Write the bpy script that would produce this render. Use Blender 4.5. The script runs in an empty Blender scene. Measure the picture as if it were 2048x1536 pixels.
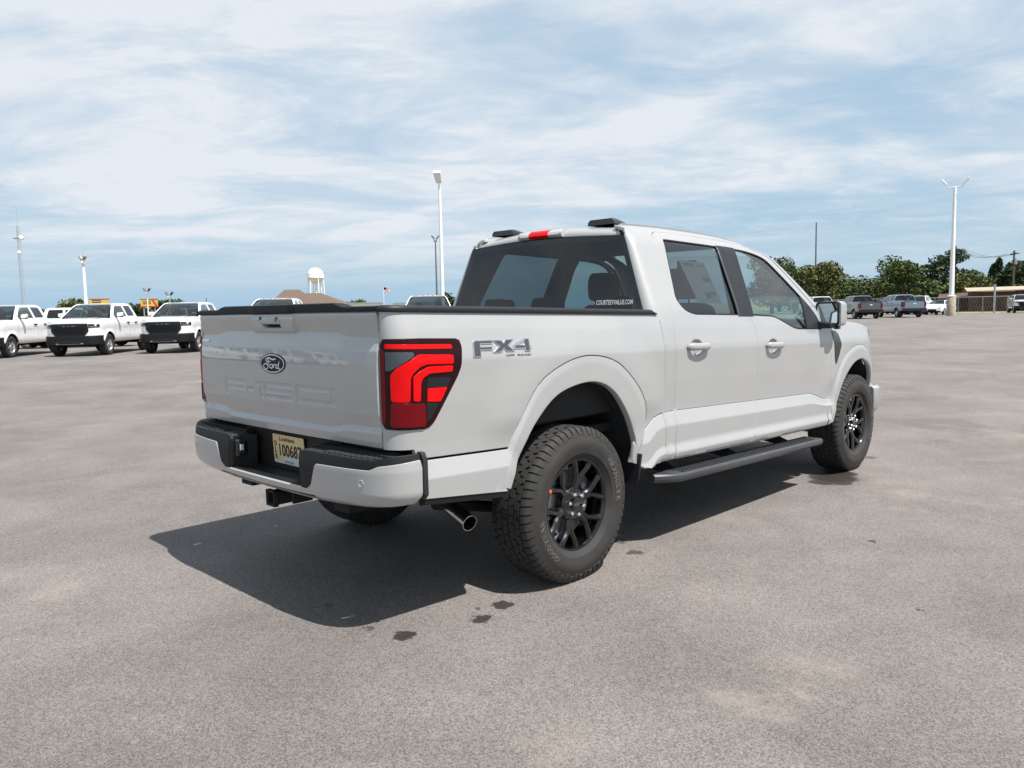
import bpy, bmesh, math, random
import numpy as np
from mathutils import Vector, Matrix
from mathutils.geometry import delaunay_2d_cdt
random.seed(7)
SC = bpy.context.scene
COL = SC.collection

# ================================================================ camera
CAM = Vector((-3.137, -3.5927, 1.431))
YAW, PITCH, ROLL = 0.776007, -0.0944336, -0.0199322
cam_data = bpy.data.cameras.new('camera')
cam_data.sensor_width = 36.0
cam_data.lens = 1587.25 / 2048 * 36.0
cam_data.clip_start = 0.05
cam_data.clip_end = 6000
cam = bpy.data.objects.new('camera', cam_data)
COL.objects.link(cam)
FW = Vector((math.cos(PITCH) * math.cos(YAW), math.cos(PITCH) * math.sin(YAW), math.sin(PITCH)))
RT0 = FW.cross(Vector((0, 0, 1))).normalized()
UP0 = RT0.cross(FW)
RT = RT0 * math.cos(ROLL) + UP0 * math.sin(ROLL)
UP = -RT0 * math.sin(ROLL) + UP0 * math.cos(ROLL)
m = Matrix((RT, UP, -FW)).transposed().to_4x4()
m.translation = CAM
cam.matrix_world = m
SC.camera = cam

# ================================================================ light
SUN_DIR = Vector((0.045, -0.53, 1.0)).normalized()          # towards the sun
SUN_EL = math.asin(SUN_DIR.z)
SUN_AZ = math.atan2(SUN_DIR.x, SUN_DIR.y)                  # clockwise from +Y
sun_data = bpy.data.lights.new('sun', 'SUN')
sun_data.energy = 5.0
sun_data.angle = math.radians(0.55)
sun_data.color = (1.0, 0.955, 0.89)
sun = bpy.data.objects.new('sun', sun_data)
COL.objects.link(sun)
sun.rotation_euler = (-SUN_DIR).to_track_quat('-Z', 'Y').to_euler()
sun.location = (0, -30, 60)

world = bpy.data.worlds.new('World')
SC.world = world
world.use_nodes = True
def build_world():
    nt = world.node_tree; N = nt.nodes; L = nt.links
    N.clear()
    out = N.new('ShaderNodeOutputWorld'); bg = N.new('ShaderNodeBackground')
    sky = N.new('ShaderNodeTexSky'); sky.sky_type = 'NISHITA'; sky.sun_disc = False
    sky.sun_elevation = SUN_EL; sky.sun_rotation = SUN_AZ
    sky.altitude = 60; sky.air_density = 1.1; sky.dust_density = 0.6; sky.ozone_density = 1.0
    bg.inputs['Strength'].default_value = 0.074
    tc = N.new('ShaderNodeTexCoord')
    sep = N.new('ShaderNodeSeparateXYZ'); L.new(tc.outputs['Generated'], sep.inputs[0])
    def math_n(op, a, b=None, clamp=False):
        n = N.new('ShaderNodeMath'); n.operation = op; n.use_clamp = clamp
        for i, v in enumerate((a, b)):
            if v is None: continue
            if isinstance(v, (int, float)): n.inputs[i].default_value = v
            else: L.new(v, n.inputs[i])
        return n.outputs[0]
    # a flat cloud deck seen in perspective: direction divided by its height
    zc = math_n('ADD', math_n('MAXIMUM', sep.outputs[2], 0.0), 0.10)
    px = math_n('DIVIDE', sep.outputs[0], zc); py = math_n('DIVIDE', sep.outputs[1], zc)
    cmb = N.new('ShaderNodeCombineXYZ'); L.new(px, cmb.inputs[0]); L.new(py, cmb.inputs[1])
    mp = N.new('ShaderNodeMapping'); L.new(cmb.outputs[0], mp.inputs[0])
    mp.inputs['Rotation'].default_value = (0, 0, math.radians(CLOUD_ROT))
    mp0 = mp; mp = N.new('ShaderNodeMapping'); L.new(mp0.outputs[0], mp.inputs[0])
    mp.inputs['Scale'].default_value = (0.60, 0.80, 1.0)
    mp.inputs['Location'].default_value = CLOUD_LOC
    def noise(scale, detail, rough, dist, vec):
        n = N.new('ShaderNodeTexNoise'); n.inputs['Scale'].default_value = scale
        n.inputs['Detail'].default_value = detail; n.inputs['Roughness'].default_value = rough
        n.inputs['Distortion'].default_value = dist; L.new(vec, n.inputs['Vector']); return n.outputs[0]
    def ramp(fac, a, b):
        r = N.new('ShaderNodeMapRange'); r.interpolation_type = 'SMOOTHSTEP'
        L.new(fac, r.inputs[0]); r.inputs[1].default_value = a; r.inputs[2].default_value = b; return r.outputs[0]
    big = ramp(noise(0.62, 4, 0.55, 0.3, mp.outputs[0]), 0.30, 0.58)
    mid = ramp(noise(1.7, 7, 0.60, 0.7, mp.outputs[0]), 0.30, 0.68)
    fin = ramp(noise(5.5, 7, 0.62, 0.8, mp.outputs[0]), 0.36, 0.74)
    body = math_n('MULTIPLY', big, math_n('ADD', 0.34, math_n('MULTIPLY', mid, 0.80)))
    wisp = math_n('MULTIPLY', math_n('MULTIPLY', mid, fin), 0.5)
    cov = math_n('ADD', body, wisp, True)
    cov = math_n('ADD', math_n('MULTIPLY', cov, 0.88), 0.06, True)
    # thin haze towards the horizon
    hz = N.new('ShaderNodeMapRange'); L.new(sep.outputs[2], hz.inputs[0]); hz.clamp = True
    hz.inputs[1].default_value = 0.0; hz.inputs[2].default_value = 0.24; hz.inputs[3].default_value = 1.0; hz.inputs[4].default_value = 0.0
    fade = ramp(sep.outputs[2], 0.005, 0.10)
    cov = math_n('MULTIPLY', cov, fade)
    mixh = N.new('ShaderNodeMix'); mixh.data_type = 'RGBA'
    L.new(math_n('MAXIMUM', math_n('POWER', hz.outputs[0], 0.8), 0.76), mixh.inputs['Factor'])
    L.new(sky.outputs[0], mixh.inputs['A']); mixh.inputs['B'].default_value = HAZE_COL
    mixc = N.new('ShaderNodeMix'); mixc.data_type = 'RGBA'
    L.new(cov, mixc.inputs['Factor']); L.new(mixh.outputs['Result'], mixc.inputs['A'])
    mixc.inputs['B'].default_value = CLOUD_COL
    L.new(mixc.outputs['Result'], bg.inputs['Color']); L.new(bg.outputs[0], out.inputs[0])
CLOUD_ROT, CLOUD_LOC = 50.0, (3.1, 1.7, 0.0)
HAZE_COL = (3.30, 5.05, 6.65, 1)
CLOUD_COL = (7.0, 7.35, 7.8, 1)
build_world()

SC.view_settings.view_transform = 'Standard'
SC.view_settings.look = 'None'
SC.view_settings.exposure = 0.65
SC.view_settings.gamma = 1.0
SC.view_settings.use_curve_mapping = False
SC.render.engine = 'CYCLES'
SC.cycles.max_bounces = 10
SC.cycles.transparent_max_bounces = 16

# ================================================================ helpers
def tag(o, label=None, cat=None, group=None, kind=None):
    if label: o['label'] = label
    if cat: o['category'] = cat
    if group: o['group'] = group
    if kind: o['kind'] = kind
    return o
def empty(name, loc=(0, 0, 0), rz=0.0, **k):
    o = bpy.data.objects.new(name, None); COL.objects.link(o)
    o.empty_display_size = 0.2
    o.location = loc; o.rotation_euler = (0, 0, rz)
    return tag(o, **k)
def copy_tree(o, parent=None):
    c = o.copy(); COL.objects.link(c); c.parent = parent
    for ch in list(o.children): copy_tree(ch, c)
    return c

class MB:
    """mesh builder: collects faces, build() links them as one mesh object"""
    def __init__(s): s.V = []; s.F = []; s.N = None
    def add(s, V, F):
        b = len(s.V); s.V += [tuple(v) for v in V]; s.F += [tuple(b + i for i in f) for f in F]; return s
    def box(s, a, b):
        (x0, y0, z0), (x1, y1, z1) = a, b
        x0, x1 = min(x0, x1), max(x0, x1); y0, y1 = min(y0, y1), max(y0, y1); z0, z1 = min(z0, z1), max(z0, z1)
        return s.add([(x0, y0, z0), (x1, y0, z0), (x1, y1, z0), (x0, y1, z0), (x0, y0, z1), (x1, y0, z1), (x1, y1, z1), (x0, y1, z1)],
                     [(3, 2, 1, 0), (4, 5, 6, 7), (0, 1, 5, 4), (1, 2, 6, 5), (2, 3, 7, 6), (3, 0, 4, 7)])
    def hexa(s, P):   # 8 points: bottom ring then top ring
        return s.add(P, [(3, 2, 1, 0), (4, 5, 6, 7), (0, 1, 5, 4), (1, 2, 6, 5), (2, 3, 7, 6), (3, 0, 4, 7)])
    def loft(s, rings, closed=True, caps=True):
        n = len(rings[0]); b = len(s.V)
        for r in rings: s.V += [tuple(p) for p in r]
        for i in range(len(rings) - 1):
            for j in range(n if closed else n - 1):
                k = (j + 1) % n
                s.F.append((b + i * n + j, b + i * n + k, b + (i + 1) * n + k, b + (i + 1) * n + j))
        if caps and closed:
            s.F.append(tuple(b + j for j in reversed(range(n))))
            s.F.append(tuple(b + (len(rings) - 1) * n + j for j in range(n)))
        return s
    def tube(s, path, rad, n=10, caps=True, sq=None):
        P = [Vector(p) for p in path]; rings = []
        if not isinstance(rad, (list, tuple)): rad = [rad] * len(P)
        ref = None
        for i, p in enumerate(P):
            t = (P[min(i + 1, len(P) - 1)] - P[max(i - 1, 0)]).normalized()
            if ref is None:
                ref = Vector((0, 0, 1)) if abs(t.z) < .9 else Vector((1, 0, 0))
            a = (ref - t * ref.dot(t)).normalized(); b = t.cross(a); ref = a
            rings.append([p + (a * math.cos(2 * math.pi * j / n) + b * math.sin(2 * math.pi * j / n)) * rad[i] for j in range(n)])
        return s.loft(rings, True, caps)
    def revolve(s, prof, n=48, axis='y', center=(0, 0, 0), closed=False, a0=0, a1=2 * math.pi):
        # prof: (r, h) pairs; axis y: h along y, angle in xz
        full = abs(a1 - a0 - 2 * math.pi) < 1e-6
        m = n if full else n + 1; k = len(prof); b = len(s.V)
        for i in range(m):
            t = a0 + (a1 - a0) * i / n
            for r, h in prof:
                if axis == 'y': p = (r * math.cos(t), h, r * math.sin(t))
                elif axis == 'z': p = (r * math.cos(t), r * math.sin(t), h)
                else: p = (h, r * math.cos(t), r * math.sin(t))
                s.V.append((p[0] + center[0], p[1] + center[1], p[2] + center[2]))
        kk = k if closed else k - 1
        for i in range(n):
            i2 = (i + 1) % m
            for j in range(kk):
                j2 = (j + 1) % k
                s.F.append((b + i * k + j, b + i * k + j2, b + i2 * k + j2, b + i2 * k + j))
        return s
    def prism(s, poly, fa, fb):
        """polygon (list of 2d) mapped by fa (front) and fb (back) into 3d"""
        n = len(poly); b = len(s.V)
        s.V += [tuple(fa(*p)) for p in poly] + [tuple(fb(*p)) for p in poly]
        s.F.append(tuple(b + i for i in range(n))); s.F.append(tuple(b + n + i for i in reversed(range(n))))
        for i in range(n):
            j = (i + 1) % n; s.F.append((b + j, b + i, b + n + i, b + n + j))
        return s
    def ellipsoid(s, c, r, nu=16, nv=10):
        rings = []
        for i in range(nv + 1):
            t = math.pi * i / nv - math.pi / 2; q = max(math.cos(t), 0.02)
            rings.append([(c[0] + r[0] * q * math.cos(2 * math.pi * j / nu), c[1] + r[1] * q * math.sin(2 * math.pi * j / nu), c[2] + r[2] * math.sin(t)) for j in range(nu)])
        return s.loft(rings)
    def xf(s, f): s.V = [tuple(f(*v)) for v in s.V]; return s
    def mirrored(s):
        o = MB(); o.V = [(x, -y, z) for x, y, z in s.V]; o.F = [tuple(reversed(f)) for f in s.F]
        if s.N is not None: o.N = [(x, -y, z) for x, y, z in s.N]
        return o
    def build(s, name, mat, parent=None, smooth=35, bevel=0, both=False, fix=True, **k):
        me = bpy.data.meshes.new(name)
        me.from_pydata(s.V, [], s.F)
        if fix and s.N is None:
            bm = bmesh.new(); bm.from_mesh(me)
            bmesh.ops.recalc_face_normals(bm, faces=bm.faces); bm.to_mesh(me); bm.free()
        mats = mat if isinstance(mat, (list, tuple)) else [mat]
        for mm in mats: me.materials.append(mm)
        if smooth is not None:
            me.polygons.foreach_set('use_smooth', [True] * len(me.polygons))
            if s.N is not None: me.normals_split_custom_set_from_vertices(s.N)
            elif smooth < 180: me.set_sharp_from_angle(angle=math.radians(smooth))
        me.update()
        o = bpy.data.objects.new(name, me); COL.objects.link(o)
        if parent is not None: o.parent = parent
        if bevel:
            bv = o.modifiers.new('bevel', 'BEVEL'); bv.width = bevel; bv.segments = 2
            bv.limit_method = 'ANGLE'; bv.angle_limit = math.radians(40); bv.harden_normals = smooth is not None
        tag(o, **k)
        if both: s.mirrored().build(name, mat, parent, smooth, bevel, False, fix)
        return o

def inside(poly, P):
    P = np.asarray(P); x, y = P[:, 0], P[:, 1]; r = np.zeros(len(P), bool); n = len(poly)
    for i in range(n):
        x0, y0 = poly[i]; x1, y1 = poly[(i + 1) % n]
        c = ((y0 > y) != (y1 > y))
        with np.errstate(divide='ignore', invalid='ignore'):
            r ^= c & (x < (x1 - x0) * (y - y0) / (y1 - y0 + 1e-30) + x0)
    return r
def area2(poly): return sum(poly[i][0] * poly[(i + 1) % len(poly)][1] - poly[(i + 1) % len(poly)][0] * poly[i][1] for i in range(len(poly)))
def resample(poly, step):
    out = []
    for i in range(len(poly)):
        a, b = poly[i], poly[(i + 1) % len(poly)]
        n = max(1, int(math.ceil(math.dist(a, b) / step)))
        out += [(a[0] + (b[0] - a[0]) * k / n, a[1] + (b[1] - a[1]) * k / n) for k in range(n)]
    return out
def catmull(pts, n=6, closed=False):
    P = [np.array(p, float) for p in pts]; m = len(P); out = []
    for i in range(m if closed else m - 1):
        if closed: a, b, c, d = P[i - 1], P[i], P[(i + 1) % m], P[(i + 2) % m]
        else: a, b, c, d = P[max(i - 1, 0)], P[i], P[i + 1], P[min(i + 2, m - 1)]
        for k in range(n):
            t = k / n
            out.append(tuple(.5 * (2 * b + (c - a) * t + (2 * a - 5 * b + 4 * c - d) * t * t + (3 * b - a - 3 * c + d) * t ** 3)))
    if not closed: out.append(tuple(P[-1]))
    return out
def rounded(poly, r, n=4):
    """round the corners of a polygon; r a number or one radius per corner"""
    out = []; m = len(poly)
    for i in range(m):
        rr = r[i] if isinstance(r, (list, tuple)) else r
        p = np.array(poly[i], float); a = np.array(poly[i - 1], float) - p; b = np.array(poly[(i + 1) % m], float) - p
        la, lb = np.linalg.norm(a), np.linalg.norm(b); d = min(rr, la * .48, lb * .48)
        if d < 1e-5: out.append(tuple(p)); continue
        A = p + a / la * d; B = p + b / lb * d
        for k in range(n + 1):
            t = k / n; out.append(tuple((1 - t) ** 2 * A + 2 * t * (1 - t) * p + t * t * B))
    return out
def panel(poly, S, out, step=.05, us=None, vs=None, holes=(), edge=.0025, depth=.02, bstep=None):
    """sheet-metal panel: a 2d outline meshed finely, laid on the surface S(u,v), with smooth
    analytic normals and rolled edges that turn in"""
    bstep = bstep or step * .5
    loops = []
    for k, pl in enumerate([poly] + list(holes)):
        pl = resample(list(pl), bstep)
        if (area2(pl) < 0) != (k > 0): pl = pl[::-1]
        loops.append(pl)
    B = [p for l in loops for p in l]; Ba = np.array(B)
    lo, hi = Ba.min(0), Ba.max(0)
    def grid(a, b, extra):
        g = list(np.arange(a + step * .5, b, step))
        if extra is not None: g = [v for v in extra if a < v < b]
        return np.array(g) if len(g) else np.array([(a + b) / 2])
    gu, gv = grid(lo[0], hi[0], us), grid(lo[1], hi[1], vs)
    G = np.array([(u, v) for u in gu for v in gv])
    keep = inside(loops[0], G)
    for h in loops[1:]: keep &= ~inside(h, G)
    G = G[keep]
    if len(G):
        d = np.full(len(G), 1e9)
        for i in range(0, len(Ba), 64):
            d = np.minimum(d, np.sqrt(((G[:, None, :] - Ba[None, i:i + 64, :]) ** 2).sum(2)).min(1))
        G = G[d > bstep * .45]
    pts = [Vector(p) for p in B] + [Vector((float(a), float(b))) for a, b in G]
    edges = []; o = 0
    for l in loops:
        edges += [(o + i, o + (i + 1) % len(l)) for i in range(len(l))]; o += len(l)
    r = delaunay_2d_cdt(pts, edges, [], 0, 1e-7)
    rv = [(v.x, v.y) for v in r[0]]; tris = r[2]
    cen = np.array([[sum(rv[i][0] for i in t) / 3, sum(rv[i][1] for i in t) / 3] for t in tris])
    ok = inside(loops[0], cen)
    for h in loops[1:]: ok &= ~inside(h, cen)
    F = [tuple(t) for t, k in zip(tris, ok) if k]
    # the flip that makes the sheet face outwards
    def nrm(u, v):
        e = 6e-4
        a, b, c, d = S(u - e, v), S(u + e, v), S(u, v - e), S(u, v + e)
        n = Vector((b[0] - a[0], b[1] - a[1], b[2] - a[2])).cross(Vector((d[0] - c[0], d[1] - c[1], d[2] - c[2])))
        return n.normalized()
    mid = rv[F[0][0]]
    sg = 1.0 if nrm(*mid).dot(Vector(out)) > 0 else -1.0
    V = [tuple(S(*p)) for p in rv]; Nn = [nrm(*p) * sg for p in rv]
    if sg < 0: F = [tuple(reversed(f)) for f in F]
    # boundary rings
    ok_edges = {}
    for f in F:
        for i in range(3):
            a, b = f[i], f[(i + 1) % 3]
            if (b, a) in ok_edges: del ok_edges[(b, a)]
            else: ok_edges[(a, b)] = 1
    nxt = {a: b for a, b in ok_edges}
    prv = {b: a for a, b in ok_edges}
    ring1, ring2 = {}, {}
    for a in list(nxt):
        if a not in prv: continue
        t = (Vector(V[nxt[a]]) - Vector(V[prv[a]]))
        if t.length < 1e-9: continue
        t.normalize(); n = Nn[a]; ow = t.cross(n).normalized()
        p = Vector(V[a]); p1 = p + ow * edge - n * edge; p2 = p1 - n * depth
        ring1[a] = len(V); V.append(tuple(p1)); Nn.append((ow * .85 + n * .5).normalized())
        ring2[a] = len(V); V.append(tuple(p2)); Nn.append(ow)
    for a, b in ok_edges:
        if a in ring1 and b in ring1:
            F.append((b, a, ring1[a], ring1[b])); F.append((ring1[b], ring1[a], ring2[a], ring2[b]))
    mb = MB(); mb.V = V; mb.F = F; mb.N = [tuple(n) for n in Nn]
    return mb

def text_mb(s, size, font_shear=0.0, thick=0.0, res=2, width=None, bold=0.0, space=1.0):
    """flat text as a mesh in the xy plane, centred on the origin"""
    cu = bpy.data.curves.new('t', 'FONT'); cu.body = s; cu.size = size; cu.shear = font_shear
    cu.resolution_u = res; cu.align_x = 'CENTER'; cu.extrude = thick; cu.offset = bold; cu.space_character = space
    o = bpy.data.objects.new('t', cu); COL.objects.link(o)
    bpy.context.view_layer.update()
    dg = bpy.context.evaluated_depsgraph_get()
    me = o.evaluated_get(dg).to_mesh()
    mb = MB(); mb.add([tuple(v.co) for v in me.vertices], [tuple(p.vertices) for p in me.polygons])
    o.evaluated_get(dg).to_mesh_clear()
    bpy.data.objects.remove(o); bpy.data.curves.remove(cu)
    xs = [v[0] for v in mb.V]; ys = [v[1] for v in mb.V]
    cx, cy = (min(xs) + max(xs)) / 2, (min(ys) + max(ys)) / 2
    k = 1.0 if width is None else width / (max(xs) - min(xs))
    mb.xf(lambda x, y, z: ((x - cx) * k, y - cy, z))
    return mb
# ================================================================ materials
def new_mat(name):
    m = bpy.data.materials.new(name); m.use_nodes = True
    nt = m.node_tree; nt.nodes.clear()
    out = nt.nodes.new('ShaderNodeOutputMaterial'); b = nt.nodes.new('ShaderNodeBsdfPrincipled')
    nt.links.new(b.outputs[0], out.inputs[0]); return m, nt, b
def setp(b, **k):
    names = dict(col='Base Color', rough='Roughness', metal='Metallic', spec='Specular IOR Level', coat='Coat Weight', coatr='Coat Roughness', ior='IOR', trans='Transmission Weight', sheen='Sheen Weight')
    for a, v in k.items():
        if a == 'col': v = (*v, 1) if len(v) == 3 else v
        b.inputs[names[a]].default_value = v
def noise_node(nt, scale, detail=4, rough=.55, dist=0, coord='Object'):
    tc = nt.nodes.new('ShaderNodeTexCoord'); n = nt.nodes.new('ShaderNodeTexNoise')
    n.inputs['Scale'].default_value = scale; n.inputs['Detail'].default_value = detail; n.inputs['Roughness'].default_value = rough; n.inputs['Distortion'].default_value = dist
    nt.links.new(tc.outputs[coord], n.inputs['Vector']); return n
def ramp_node(nt, fac, stops, interp='LINEAR'):
    r = nt.nodes.new('ShaderNodeValToRGB'); r.color_ramp.interpolation = interp
    el = r.color_ramp.elements
    while len(el) < len(stops): el.new(.5)
    for e, (p, c) in zip(el, stops): e.position = p; e.color = (*c, 1) if len(c) == 3 else c
    nt.links.new(fac, r.inputs[0]); return r
def bump_node(nt, b, height, strength, dist):
    n = nt.nodes.new('ShaderNodeBump'); n.inputs['Strength'].default_value = strength; n.inputs['Distance'].default_value = dist
    nt.links.new(height, n.inputs['Height']); nt.links.new(n.outputs[0], b.inputs['Normal']); return n
def simple(name, col, rough=.5, vary=.08, scale=12, bump=0.0, bscale=200, **k):
    m, nt, b = new_mat(name); setp(b, rough=rough, **k)
    n = noise_node(nt, scale)
    c = Vector(col); r = ramp_node(nt, n.outputs[0], [(.3, tuple(c * (1 - vary))), (.7, tuple(c * (1 + vary)))])
    nt.links.new(r.outputs[0], b.inputs['Base Color'])
    if bump:
        n2 = noise_node(nt, bscale, 2); bump_node(nt, b, n2.outputs[0], bump, .002)
    return m
def paint(name, col, coat=1.0, metal=0.0, rough=.42, dust=.05):
    m, nt, b = new_mat(name); setp(b, rough=rough, coat=coat, coatr=.025, metal=metal); b.inputs['Coat IOR'].default_value = 1.65
    n = noise_node(nt, 3.0, 5); c = Vector(col)
    r = ramp_node(nt, n.outputs[0], [(.3, tuple(c * (1 - dust * .5))), (.7, tuple(c * (1 + dust * .5)))])
    nt.links.new(r.outputs[0], b.inputs['Base Color'])
    n2 = noise_node(nt, 22, 4); r2 = ramp_node(nt, n2.outputs[0], [(.35, (.02,) * 3), (.75, (.05,) * 3)])
    nt.links.new(r2.outputs[0], b.inputs['Coat Roughness'])
    n3 = noise_node(nt, 2.2, 1); n4 = nt.nodes.new('ShaderNodeBump'); n4.inputs['Strength'].default_value = .05; n4.inputs['Distance'].default_value = .01
    nt.links.new(n3.outputs[0], n4.inputs['Height']); nt.links.new(n4.outputs[0], b.inputs['Coat Normal'])
    return m
def glass(name, tint, refl=1.0, rough=0.0, ior=1.52):
    m = bpy.data.materials.new(name); m.use_nodes = True; nt = m.node_tree; nt.nodes.clear()
    out = nt.nodes.new('ShaderNodeOutputMaterial'); mix = nt.nodes.new('ShaderNodeMixShader')
    tr = nt.nodes.new('ShaderNodeBsdfTransparent'); gl = nt.nodes.new('ShaderNodeBsdfGlossy'); fr = nt.nodes.new('ShaderNodeFresnel')
    tr.inputs[0].default_value = (*tint, 1); gl.inputs['Roughness'].default_value = rough
    gl.inputs['Color'].default_value = (refl, refl, refl, 1); 
    ge = nt.nodes.new('ShaderNodeNewGeometry'); io = nt.nodes.new('ShaderNodeMapRange'); nt.links.new(ge.outputs['Backfacing'], io.inputs[0])
    io.inputs[3].default_value = ior; io.inputs[4].default_value = 1 / ior; nt.links.new(io.outputs[0], fr.inputs[0])
    n = noise_node(nt, 1.2, 1); bp = nt.nodes.new('ShaderNodeBump'); bp.inputs['Strength'].default_value = .04; bp.inputs['Distance'].default_value = .01
    nt.links.new(n.outputs[0], bp.inputs['Height']); nt.links.new(bp.outputs[0], gl.inputs['Normal'])
    nt.links.new(fr.outputs[0], mix.inputs[0]); nt.links.new(tr.outputs[0], mix.inputs[1]); nt.links.new(gl.outputs[0], mix.inputs[2])
    nt.links.new(mix.outputs[0], out.inputs[0]); return m
M = {}
M['paint'] = paint('pale grey truck paint', (.325, .328, .331))
M['white'] = paint('white fleet paint', (.70, .70, .70))
M['dgrey'] = paint('dark grey paint', (.085, .09, .095), metal=.3)
M['mgrey'] = paint('mid grey paint', (.26, .27, .28), metal=.4)
M['bgrey'] = paint('blue grey paint', (.16, .21, .28), metal=.35)
M['silver'] = paint('silver paint', (.50, .52, .53), metal=.5)
M['trim'] = simple('black textured plastic', (.007, .0074, .0085), rough=.55, spec=.28, bump=.25, bscale=600)
M['trimg'] = simple('grey black plastic', (.017, .018, .021), rough=.45, spec=.32, bump=.2, bscale=500)
M['board'] = simple('running board alloy', (.075, .079, .086), rough=.34, metal=.4)
M['pad'] = simple('weathered step plastic', (.026, .026, .027), rough=.50, spec=.35, bump=.35, bscale=400)
M['gloss'] = simple('gloss black', (.004, .004, .005), rough=.20, coat=.8, coatr=.03, spec=.3)
M['rimblack'] = simple('gloss black alloy', (.002, .002, .003), rough=.16, spec=.25, coat=1.0, coatr=.02); M['rimblack'].node_tree.nodes['Principled BSDF'].inputs['Coat IOR'].default_value = 1.5
M['rubber'] = simple('tyre rubber', (.024, .0228, .0222), rough=.78, vary=.22, scale=9, bump=.15, bscale=260)
M['under'] = simple('underbody black', (.006, .0065, .008), rough=.8)
M['liner'] = simple('wheel liner', (.022, .027, .031), rough=.5)
M['chrome'] = simple('chrome', (.82, .82, .80), rough=.08, metal=1.0, vary=.03)
M['steel'] = simple('exhaust steel', (.56, .52, .48), rough=.24, metal=1.0, vary=.1)
M['alloy'] = simple('silver alloy', (.58, .59, .60), rough=.3, metal=.8, vary=.05)
M['seat'] = simple('dark cloth seat', (.030, .031, .034), rough=.85, bump=.3, bscale=300)
M['liner_cab'] = simple('headliner', (.20, .20, .20), rough=.9)
M['navy'] = simple('badge navy', (.004, .006, .020), rough=.35, spec=.15)
M['badgew'] = simple('badge silver', (.70, .71, .72), rough=.3, metal=.25, vary=.03)
M['badgeo'] = simple('badge outline', (.36, .38, .41), rough=.32, metal=.5, vary=.05)
M['badged'] = simple('badge graphite', (.09, .095, .105), rough=.35, metal=.5, vary=.1)
M['decal'] = simple('white decal', (.80, .80, .80), rough=.5, vary=.03)
M['ink'] = simple('black ink', (.012, .011, .012), rough=.5)
M['platec'] = simple('plate cream', (.62, .50, .27), rough=.45, vary=.08, scale=30)
M['platew'] = simple('plate pale', (.52, .58, .62), rough=.45, vary=.08, scale=30)
M['paper'] = simple('window paper', (.42, .44, .44), rough=.8)
M['paperd'] = simple('window paper print', (.16, .19, .24), rough=.8)
M['glass_dark'] = glass('privacy glass', (.24, .30, .32), ior=1.7)
M['glass_rear'] = glass('rear privacy glass', (.33, .42, .43))
M['glass_front'] = glass('front door glass', (.55, .68, .67), ior=2.0)
M['windscreen'] = glass('windscreen glass', (.82, .95, .92))
M['mirror'] = simple('mirror glass', (.80, .88, .86), rough=.015, metal=1.0, vary=.01)
def lens(name, col, rough=.12, emit=None):
    m, nt, b = new_mat(name); setp(b, rough=.25, coat=.28, coatr=.015, spec=.12)
    tc = nt.nodes.new('ShaderNodeTexCoord'); w = nt.nodes.new('ShaderNodeTexNoise')
    w.inputs['Scale'].default_value = 14; nt.links.new(tc.outputs['Object'], w.inputs['Vector'])
    c = Vector(col); r = ramp_node(nt, w.outputs[0], [(.35, tuple(c * .92)), (.65, tuple(c * 1.06))])
    nt.links.new(r.outputs[0], b.inputs['Base Color']); return m
M['red'] = lens('tail lamp bright red', (.60, .0012, .0022))
M['reddeep'] = lens('tail lamp deep red', (.115, .001, .004))
M['redhouse'] = lens('tail lamp housing', (.016, .001, .002))
M['lampdark'] = lens('lamp smoked', (.012, .014, .018))
M['lampclear'] = lens('lamp clear', (.05, .06, .075))
M['chmslw'] = lens('cargo lamp clear', (.42, .41, .42))
M['glass_fleet'] = glass('fleet windscreen', (.20, .30, .32))
M['headl'] = lens('head lamp clear', (.16, .18, .21))
M['amber'] = lens('amber marker', (.60, .12, .01))
# ---------------------------------------------------------------- truck surface maths (metres, x forward, y left, z up)
RAKE = 0.025
def T(x, y, z): return (x, y, z - RAKE * x)
def table(pts, lo, hi, n, win):
    xs = [p[0] for p in pts]; ys = [p[1] for p in pts]
    g = np.linspace(lo, hi, n); v = np.interp(g, xs, ys)
    k = max(1, int(win / (hi - lo) * n))
    if k > 1:
        pad = np.r_[np.full(k, v[0]), v, np.full(k, v[-1])]
        ker = np.hanning(2 * k + 1); ker /= ker.sum()
        v = np.convolve(pad, ker, 'same')[k:-k]
    v = v.tolist(); s = (n - 1) / (hi - lo)
    def f(x):
        t = (x - lo) * s
        if t <= 0: return v[0]
        if t >= n - 1: return v[-1]
        i = int(t); a = t - i
        return v[i] * (1 - a) + v[i + 1] * a
    return f
Wup = table([(.3, .95), (.83, .955), (1.0, .963), (1.19, .968), (1.225, .964), (1.33, .945), (1.42, .918), (1.47, .90), (1.85, .735), (1.92, .69)], .3, 1.95, 1600, .02)
Wlow = table([(-.1, .945), (0, .950), (.004, .954), (.085, .977), (.20, .973), (.245, .987), (.285, .976), (.32, .935), (.40, .86)], -.1, .5, 800, .008)
Zcr = table([(-1.2, .766), (-.35, .760), (.30, .744), (.645, .744), (.69, .772), (.73, .803), (.79, .818), (.95, .825), (2.86, .806), (3.10, .748), (3.3, .735), (4.4, .72)], -1.2, 4.4, 2400, .012)
Taper = table([(-1.3, .03), (-1.0, .012), (-.6, 0), (3.85, 0), (4.05, .02), (4.2, .06), (4.35, .14), (4.5, .30)], -1.3, 4.5, 1200, .08)
def sm01(t):
    t = 0.0 if t < 0 else 1.0 if t > 1 else t
    return t * t * (3 - 2 * t)
def swell(x, z):
    # the sheet metal swells softly towards each wheel flare
    if z < .74: return 0.0
    k = sm01((z - .76) / .16)
    if x < 1.2: d = math.hypot((x - .09) / .545, (z - .72) / .46); a = .017
    elif x > 2.9: d = math.hypot((x - 3.68) / .46, (z - .70) / .465); a = .013
    else: return 0.0
    return a * k * sm01((1.55 - d) / .55)
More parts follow.
